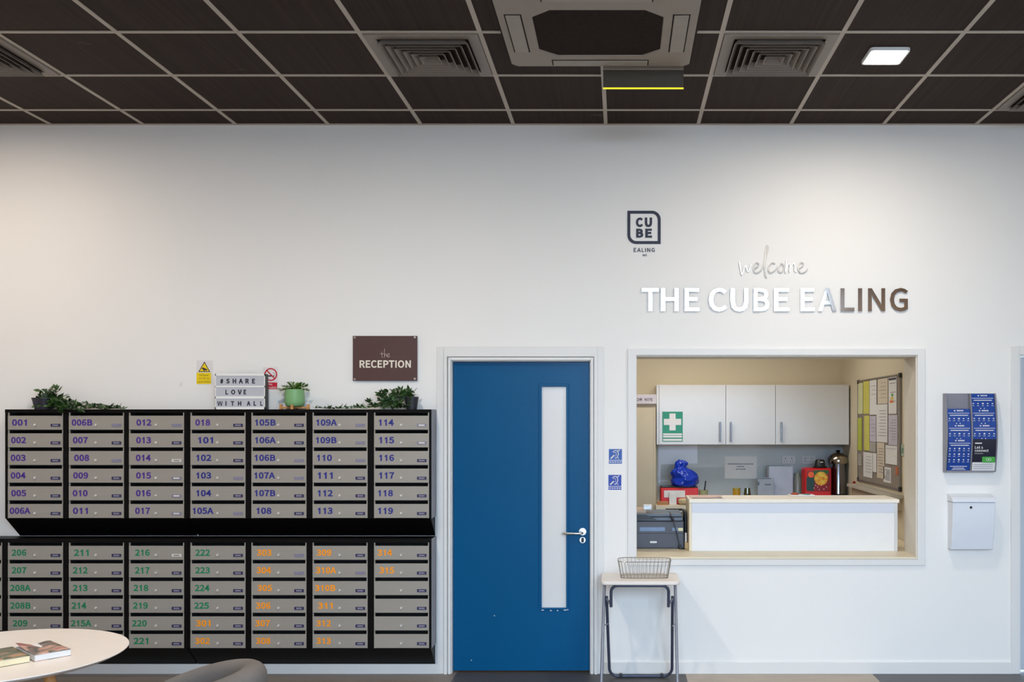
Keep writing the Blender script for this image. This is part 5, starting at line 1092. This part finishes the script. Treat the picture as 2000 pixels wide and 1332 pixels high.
tag(obj('pale_bottle', MB().lathe([(0.042, 0.0005), (0.044, 0.02), (0.044, 0.2), (0.026, 0.235), (0.022, 0.262), (0.0, 0.262)], (X(1557.5, 9.1), 9.1, WTZ), 26), mat('grey_green_bottle', '#9c9e90', 0.3), smooth=True), 'grey-green bottle standing beside the red tin', 'bottle')
t = thing('leaflet_box', 'grey box with small blue print leaning below the splashback', 'box', (X(1494, 8.9), 8.9, WTZ))
kd = 8.88
obj('body', MB().box(X(1480, kd), X(1511, kd), kd, kd + 0.06, WTZ + 0.0005, Z(933.5, kd)), mat('grey_blue_card', '#9096a2', 0.5), t, bevel=0.002)
pb = MB().box(X(1480, kd), X(1506, kd), kd - .001, kd - .0002, Z(935.3, kd), Z(934, kd)).box(X(1493.5, kd), X(1506, kd), kd - .001, kd - .0002, Z(947.5, kd), Z(945.5, kd)).box(X(1479.8, kd), X(1483, kd), kd - .001, kd - .0002, Z(948, kd), Z(941, kd))
obj('print', pb, mat('teal_ink', '#3f5560', 0.5), t)
t = thing('mustard_tub', 'mustard yellow tub near the glass jar', 'tub', (X(1438.5, 8.7), 8.7, WTZ))
obj('tub', MB().lathe([(0.033, 0.0005), (0.034, Z(955.5, 8.7) - WTZ), (0.0, Z(955.5, 8.7) - WTZ)], (X(1438.5, 8.7), 8.7, WTZ), 22), mat('mustard', '#b98a1c', 0.45), t, smooth=True)
obj('lid', MB().lathe([(0.036, 0), (0.036, 0.012), (0, 0.013)], (X(1438.5, 8.7), 8.7, Z(955.5, 8.7) + 0.0004), 22), mat('olive_lid', '#9c8f4a', 0.5), t, smooth=True)
t = thing('glass_jar', 'dark olive glass jar beside the mustard yellow tub', 'jar', (X(1459.5, 8.7), 8.7, WTZ))
obj('jar', MB().lathe([(0.028, 0.0005), (0.034, 0.03), (0.035, 0.07), (0.026, Z(953, 8.7) - WTZ), (0.0, Z(952, 8.7) - WTZ)], (X(1459.5, 8.7), 8.7, WTZ), 24), mat('olive_glass', '#3c3f22', 0.06, spec=0.9, coat=0.6), t, smooth=True)
# ------------------------------------------------------------------ reception counter
CF = YW2 + 0.006
q0, q1, cz1 = X(1350, CF), X(1753, CF), Z(982.5, CF)
DKZ = 0.765
t = thing('reception_counter', 'raised white reception counter with a beige top inside the hatch', 'counter', ((q0+q1)/2, CF, DKZ))
obj('front_panel', MB().box(q0 + 0.004, q1 - 0.022, CF, CF + 0.018, DKZ + 0.0008, cz1), mat('counter_white', '#e4e4e4', 0.4, var=0.01), t)
obj('end_panel', MB().box(q1 - 0.0215, q1 - 0.0005, CF - 0.003, CF + 0.33, DKZ + 0.0008, cz1), M_CAB, t, bevel=0.001)
obj('end_panel', MB().box(q0 - 0.014, q0 + 0.0035, CF - 0.001, CF + 0.33, DKZ + 0.0008, cz1), M_SILL, t, bevel=0.001)
obj('upper_strip', MB().box(q0 + 0.004, q1 - 0.022, CF - 0.003, CF - 0.0002, Z(1001, CF), cz1 - 0.002), mat('bluish_strip', '#cdd2de', 0.4, var=0.01), t)
obj('counter_top', MB().box(q0 - 0.015, q1 + 0.012, CF - 0.006, CF + 0.36, cz1 + 0.0005, cz1 + 0.026), mat('pale_cream_top', '#ece5d8', 0.45, var=0.02), t, bevel=0.004)
CT = cz1 + 0.0265
pp = thing('paper_stack', 'loose papers lying on the counter top near the blue bag', 'papers', (X(1378, 6.75), 6.75, CT))
obj('sheet', MB().box(X(1349, 6.72), X(1408, 6.72), 6.68, 6.90, CT + 0.0003, CT + 0.006), mat('pinkish_paper', '#d9c6b8', 0.7), pp)
sh = MB().grid(lambda u, v: (X(1352, 6.7) + 0.21*u, 6.66 + 0.22*v, CT + 0.0065 + 0.012*max(0, u - .6)**2*6*(1-v)), 10, 4)
obj('sheet', sh, mat('pale_pink_paper', '#cdb0a8', 0.7), pp, solid=0.001)
ty = thing('craft_tray', 'flat white tray of orange and teal scraps on the counter', 'tray', (X(1565, 6.9), 6.9, CT))
obj('tray', MB().box(X(1541, 6.9), X(1590, 6.9), 6.85, 6.95, CT + 0.0004, CT + 0.009), M_PAPER, ty, bevel=0.003)
obj('orange_scrap', MB().lathe([(0.0, 0), (0.03, 0.0), (0.022, 0.012), (0, 0.016)], (X(1552, 6.9), 6.9, CT + 0.0092), 16), mat('rust_orange', '#9c3d16', 0.6), ty, smooth=True)
obj('teal_scrap', MB().lathe([(0.0, 0), (0.026, 0.0), (0.02, 0.006), (0, 0.008)], (X(1575, 6.9), 6.89, CT + 0.0092), 16), mat('teal', '#1d6f70', 0.5), ty, smooth=True)
# desk behind the counter
dk = thing('office_desk', 'beige desk carrying the printer behind the hatch', 'desk', (0.6, 6.95, 0))
obj('desk_top', MB().box(-0.6, OX - 0.01, YW2 + 0.001, 7.35, DKZ - 0.025, DKZ), M_SILL, dk, bevel=0.002)
for lx in (-0.55, 1.95):
    for ly in (6.65, 7.3): obj('leg', MB().box(lx - .025, lx + .025, ly - .025, ly + .025, 0, DKZ - 0.0255), M_GREYTUBE, dk)
# printer
PD = 6.74
t = thing('printer', 'charcoal office printer on the desk inside the hatch', 'printer', (X(1270, PD), PD + .2, DKZ))
px = lambda x: X(x, PD); pz = lambda y: Z(y, PD)
j0, j1 = px(1337.5) - 0.50, px(1337.5); jz1 = pz(1003)
zb0 = DKZ + 0.001
obj('body', MB().box(j0, j1 - 0.006, PD, PD + 0.40, zb0, pz(1018.5)), M_PRINT, t, bevel=0.006)
obj('scanner_bed', MB().box(j0, j1 - 0.012, PD + 0.012, PD + 0.39, pz(1018) + 0.0004, pz(1010.5)), M_PRINT2, t, bevel=0.004)
obj('document_feeder', MB().prism([(j0, pz(1010) + .0005), (j1 - 0.016, pz(1010) + .0005), (j1 - 0.02, pz(1004)), (j0, pz(1004))], PD + 0.02, PD + 0.36), M_PRINT2, t, bevel=0.004)
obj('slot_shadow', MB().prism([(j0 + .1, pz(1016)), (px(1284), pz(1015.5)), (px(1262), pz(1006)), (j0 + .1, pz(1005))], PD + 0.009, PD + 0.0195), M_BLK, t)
obj('control_strip', MB().box(px(1249), px(1299), PD - 0.003, PD - 0.0003, pz(1037.5), pz(1029.5)), M_PRINTB, t, bevel=0.001)
obj('control_strip', MB().box(px(1312.5), px(1324), PD - 0.003, PD - 0.0003, pz(1037), pz(1030.5)), M_PRINTB, t, bevel=0.001)
obj('button_label', MB().box(px(1324.5), px(1334), PD - 0.003, PD - 0.0003, pz(1037), pz(1031)), mat('cream_label', '#e6dfb4', 0.5), t)
obj('white_badge', MB().prism(rrect(px(1269.5), px(1283), pz(1060.5), pz(1057), 0.005), PD - 0.002, PD - 0.0003), M_WHITE, t)
obj('paper_tray', MB().ring([(j0 + .02, zb0 + .004), (px(1336), zb0 + .004), (px(1336), pz(1041)), (j0 + .02, pz(1041))], [(j0 + .023, zb0 + .007), (px(1335), zb0 + .007), (px(1335), pz(1042)), (j0 + .023, pz(1042))], PD - 0.0012, PD - 0.0002), M_BLK, t)
cb = MB().tube([(px(1309), PD + .05, pz(1001.5)), (px(1311), PD - .02, pz(1008)), (px(1316), PD - .03, pz(1020)), (px(1322), PD - .025, pz(1042)), (px(1328), PD - .03, pz(1066)), (px(1330), PD - .04, DKZ + .0045), (px(1340), PD - .03, DKZ + .0045)], 0.0036, 8)
cb.tube([(px(1311.5), PD - .021, pz(1009)), (px(1315), PD - .03, pz(1017))], 0.0085, 10).tube([(px(1326.5), PD - .029, pz(1063)), (px(1328.5), PD - .033, pz(1071))], 0.0085, 10)
tag(obj('power_cable', cb, M_BLK, smooth=True), 'black cable hanging down the front of the printer', 'cable')
PT = jz1 - 0.003
PT = pz(1004) + 0.0005
tag(obj('paper_pile', MB().box(j0 + .08, px(1262), PD + 0.06, PD + 0.30, PT, PT + 0.022), mat('brownish_papers', '#bda794', 0.7), bevel=0.002), 'pile of brownish papers on the printer', 'papers')
bx = thing('small_box', 'small silver and white box on top of the printer', 'box', (px(1265), PD + .1, PT + .022))
obj('body', MB().box(px(1257), px(1273.5), PD + 0.07, PD + 0.12, PT + 0.0225, PT + 0.058), M_SIGNW, bx, bevel=0.002)
obj('label_band', MB().box(px(1258.5), px(1272), PD + 0.069, PD + 0.0698, PT + 0.03, PT + 0.048), mat('silver_band', '#aab0b3', 0.25, metal=.6), bx)
tr2 = thing('letter_tray', 'dark letter tray holding white paper behind the printer', 'tray', (X(1317, 8.56), 8.5, 0.83))
# drawer pull recess and paper in it
obj('shell', MB().box(X(1299, 8.617), X(1333, 8.617), 8.60, 8.6195, Z(1001.5, 8.617), Z(992.5, 8.617)), mat('brown_black', '#3a322e', 0.5), tr2, bevel=0.002)
obj('paper', MB().box(X(1301.5, 8.6), X(1332, 8.6), 8.596, 8.5997, Z(1000.5, 8.6), Z(997.8, 8.6)), M_SIGNW, tr2)
# odds and ends beside the printer
tag(obj('dark_folder', MB().box(px(1338.3), px(1341.2), PD + .03, PD + .26, DKZ + 0.0005, pz(1000)), mat('petrol_folder', '#232f3a', 0.5), bevel=0.002), 'dark upright folder between printer and counter', 'folder')
tag(obj('white_card', MB().box(px(1337.5), px(1341), PD - .02, PD - .012, pz(1058), pz(1040)), M_SIGNW), 'narrow white card beside the printer, in front of the dark folder', 'card')
tag(obj('card_box', MB().box(px(1337), px(1344.5), PD - .035, PD + .02, DKZ + 0.0005, pz(1058.5)), M_CARD, bevel=0.002), 'little beige box on the desk below the white card', 'box')

# ------------------------------------------------------------------ notice board on the office side wall
BXP = OX - 0.014
def bp(x, y, pl=BXP): d = F * pl / (x - VX); return d, Z(y, d)
nb = thing('notice_board', 'grey felt notice board covered with papers on the side wall', 'notice board', (OX, 7.9, 1.6))
ya, yb_ = bp(1757, 800)[0], bp(1676, 800)[0]
zt_, zb_ = Z(733, ya), Z(955.5, ya)
obj('felt', MB().box(BXP + 0.002, OX - 0.0005, ya, yb_, zb_, zt_), M_FELT, nb)
obj('frame', MB().ring([(ya - .012, zb_ - .012), (yb_ + .012, zb_ - .012), (yb_ + .012, zt_ + .012), (ya - .012, zt_ + .012)], [(ya, zb_), (yb_, zb_), (yb_, zt_), (ya, zt_)], BXP - 0.004, OX - 0.0005, 'x'), M_ALU, nb)
for yy in (ya, yb_):
    for zz in (zb_, zt_): obj('corner_cap', MB().box(BXP - 0.006, OX - 0.0006, yy - .018, yy + .018, zz - .018, zz + .018), M_BLK, nb, bevel=0.003)
M_P = {'w': M_PAPER, 'g': mat('green_paper', '#b6bf3c', 0.6), 'y': mat('yellow_paper', '#cdc659', 0.6), 'p': mat('pale_green_paper', '#d3d3a0', 0.6), 'l': mat('lilac_paper', '#c3bccb', 0.6), 'b': mat('beige_paper', '#cfc2ae', 0.7), 'o': mat('orange_card', '#b9673c', 0.6), 'gr': mat('grey_paper', '#a8a39c', 0.7)}
PAPERS = [(85, 135, 150, 470, 'p', 'pale green sheet at the top corner of the notice board, nearest the cabinets', 0), (141, 203, 130, 470, 'y', 'yellow-green sheet between the pale green and the plain white one, upper row', 0), (208, 280, 112, 480, 'w', 'plain white sheet in the upper row of the notice board', 4),
          (290, 394, 95, 365, 'b', 'beige sheet ruled like a table, upper row of the board', 3), (404, 488, 88, 470, 'w', 'white sheet with a dark heading and a coloured chart', 9),
          (77, 127, 512, 850, 'g', 'bright green sheet under the pale green sheet', 0), (148, 203, 490, 850, 'y', 'yellow sheet beside the bright green one, middle row', 0), (208, 272, 492, 760, 'l', 'lilac sheet beside the yellow one, middle row', 5),
          (279, 394, 372, 765, 'w', 'large white sheet with faint columns, middle of the board', 6), (402, 494, 482, 795, 'l', 'lilac sheet with pink lines below the coloured chart', 7), (372, 494, 800, 995, 'w', 'white sheet with two short centred lines', 2),
          (208, 272, 765, 865, 'gr', 'small grey sheet under the lilac one', 0), (282, 359, 770, 1140, 'b', 'long beige sheet hanging below the large white sheet', 6), (142, 236, 872, 1130, 'w', 'white sheet with small pictures, bottom row', 4),
          (240, 279, 880, 1075, 'w', 'narrow curling white strip beside the sheet with small pictures', 0), (350, 428, 1025, 1185, 'w', 'striped ticket hanging at the lower edge of the board', 8), (477, 503, 1022, 1108, 'o', 'small orange card low on the board near its edge', 0), (86, 126, 885, 1010, 'gr', 'small grey sheet below the bright green one', 2)]
for i, (a, b, y0, y1, c, lab, lines) in enumerate(PAPERS):
    xa_, xb_2 = 1660 + a*.1878, 1660 + b*.1878; xm = (xa_ + xb_2) / 2; dm = F * BXP / (xm - VX)
    d1_, d0_ = F*BXP/(xa_ - VX), F*BXP/(xb_2 - VX); z1_, z0_ = Z(720 + y0*.1878, dm), Z(720 + y1*.1878, dm)
    xo = BXP - 0.0006 - 0.0009 * (i % 3)
    z1_ = min(z1_, zt_ - .004)
    t = thing('pinned_paper', lab, 'paper', (xo, dm, z0_), 'papers on the notice board')
    obj('sheet', MB().grid(lambda u, v: (xo - 0.006*math.sin(PI*u)*(1-v)**2 * (i % 4 == 2), d0_ + (d1_ - d0_)*u, z0_ + (z1_ - z0_)*v), 4, 4), M_P[c], t, solid=0.0006)
    if lines:
        pm = MB(); H = z1_ - z0_; W_ = d1_ - d0_; xx = xo - 0.0016 - (0.006 if i % 4 == 2 else 0) * 0
        n = {9: 3, 8: 7, 6: 9, 7: 8, 5: 5, 4: 6, 3: 5, 2: 2}[lines]
        for k in range(n):
            zz = z1_ - H * (.16 + .74 * k / max(1, n)); pm.box(xx, xx + 0.0006, d0_ + W_*.12, d0_ + W_*(.6 + .28*random.random()), zz - H*(.012 if lines != 8 else .035), zz)
        if lines == 9: pm.box(xx, xx + .0006, d0_ + W_*.05, d0_ + W_*.95, z1_ - H*.08, z1_ - H*.02)
        obj('print', pm, M_RED if lines == 7 and False else mat('faded_ink', '#857c86', 0.6) if lines not in (8, 9) else M_INK, t)
        if lines == 9:
            for k, h in enumerate(('#3f9b45', '#e0c02c', '#e07a22')):
                obj('chart_bar', MB().box(xx - .0004, xx + .0004, d0_ + W_*.4, d0_ + W_*(.62 + .1*k), z1_ - H*(.52 + .09*k), z1_ - H*(.45 + .09*k)), mat('chart' + h, h, 0.5), t)
t = thing('light_switch', 'small green switch plate on the office side wall', 'switch', (OX, bp(1764.5, 880, OX)[0], bp(1764.5, 888, OX)[1]))
da, db = F*OX/(1767.5 - VX), F*OX/(1762 - VX)
obj('plate', MB().box(OX - 0.008, OX - 0.0005, da, db, Z(891, da), Z(868, da)), mat('pale_green_plate', '#a9b19b', 0.4), t, bevel=0.002)
obj('rocker', MB().box(OX - 0.012, OX - 0.0082, da + .02, db - .02, Z(885, da), Z(875, da)), mat('green_rocker', '#74917c', 0.4), t, bevel=0.001)
lg = thing('wall_ledge', 'pale ledge along the side wall below the notice board', 'ledge', (OX, 7.9, 1.05))
obj('top', MB().box(OX - 0.10, OX - 0.0005, 7.2, 8.59, 1.075, 1.10), mat('pale_ledge', '#bdb5a6', 0.5), lg, bevel=0.002)
obj('bracket', MB().box(OX - 0.06, OX - 0.0005, 7.25, 8.55, 0.98, 1.0745), M_CUP, lg)
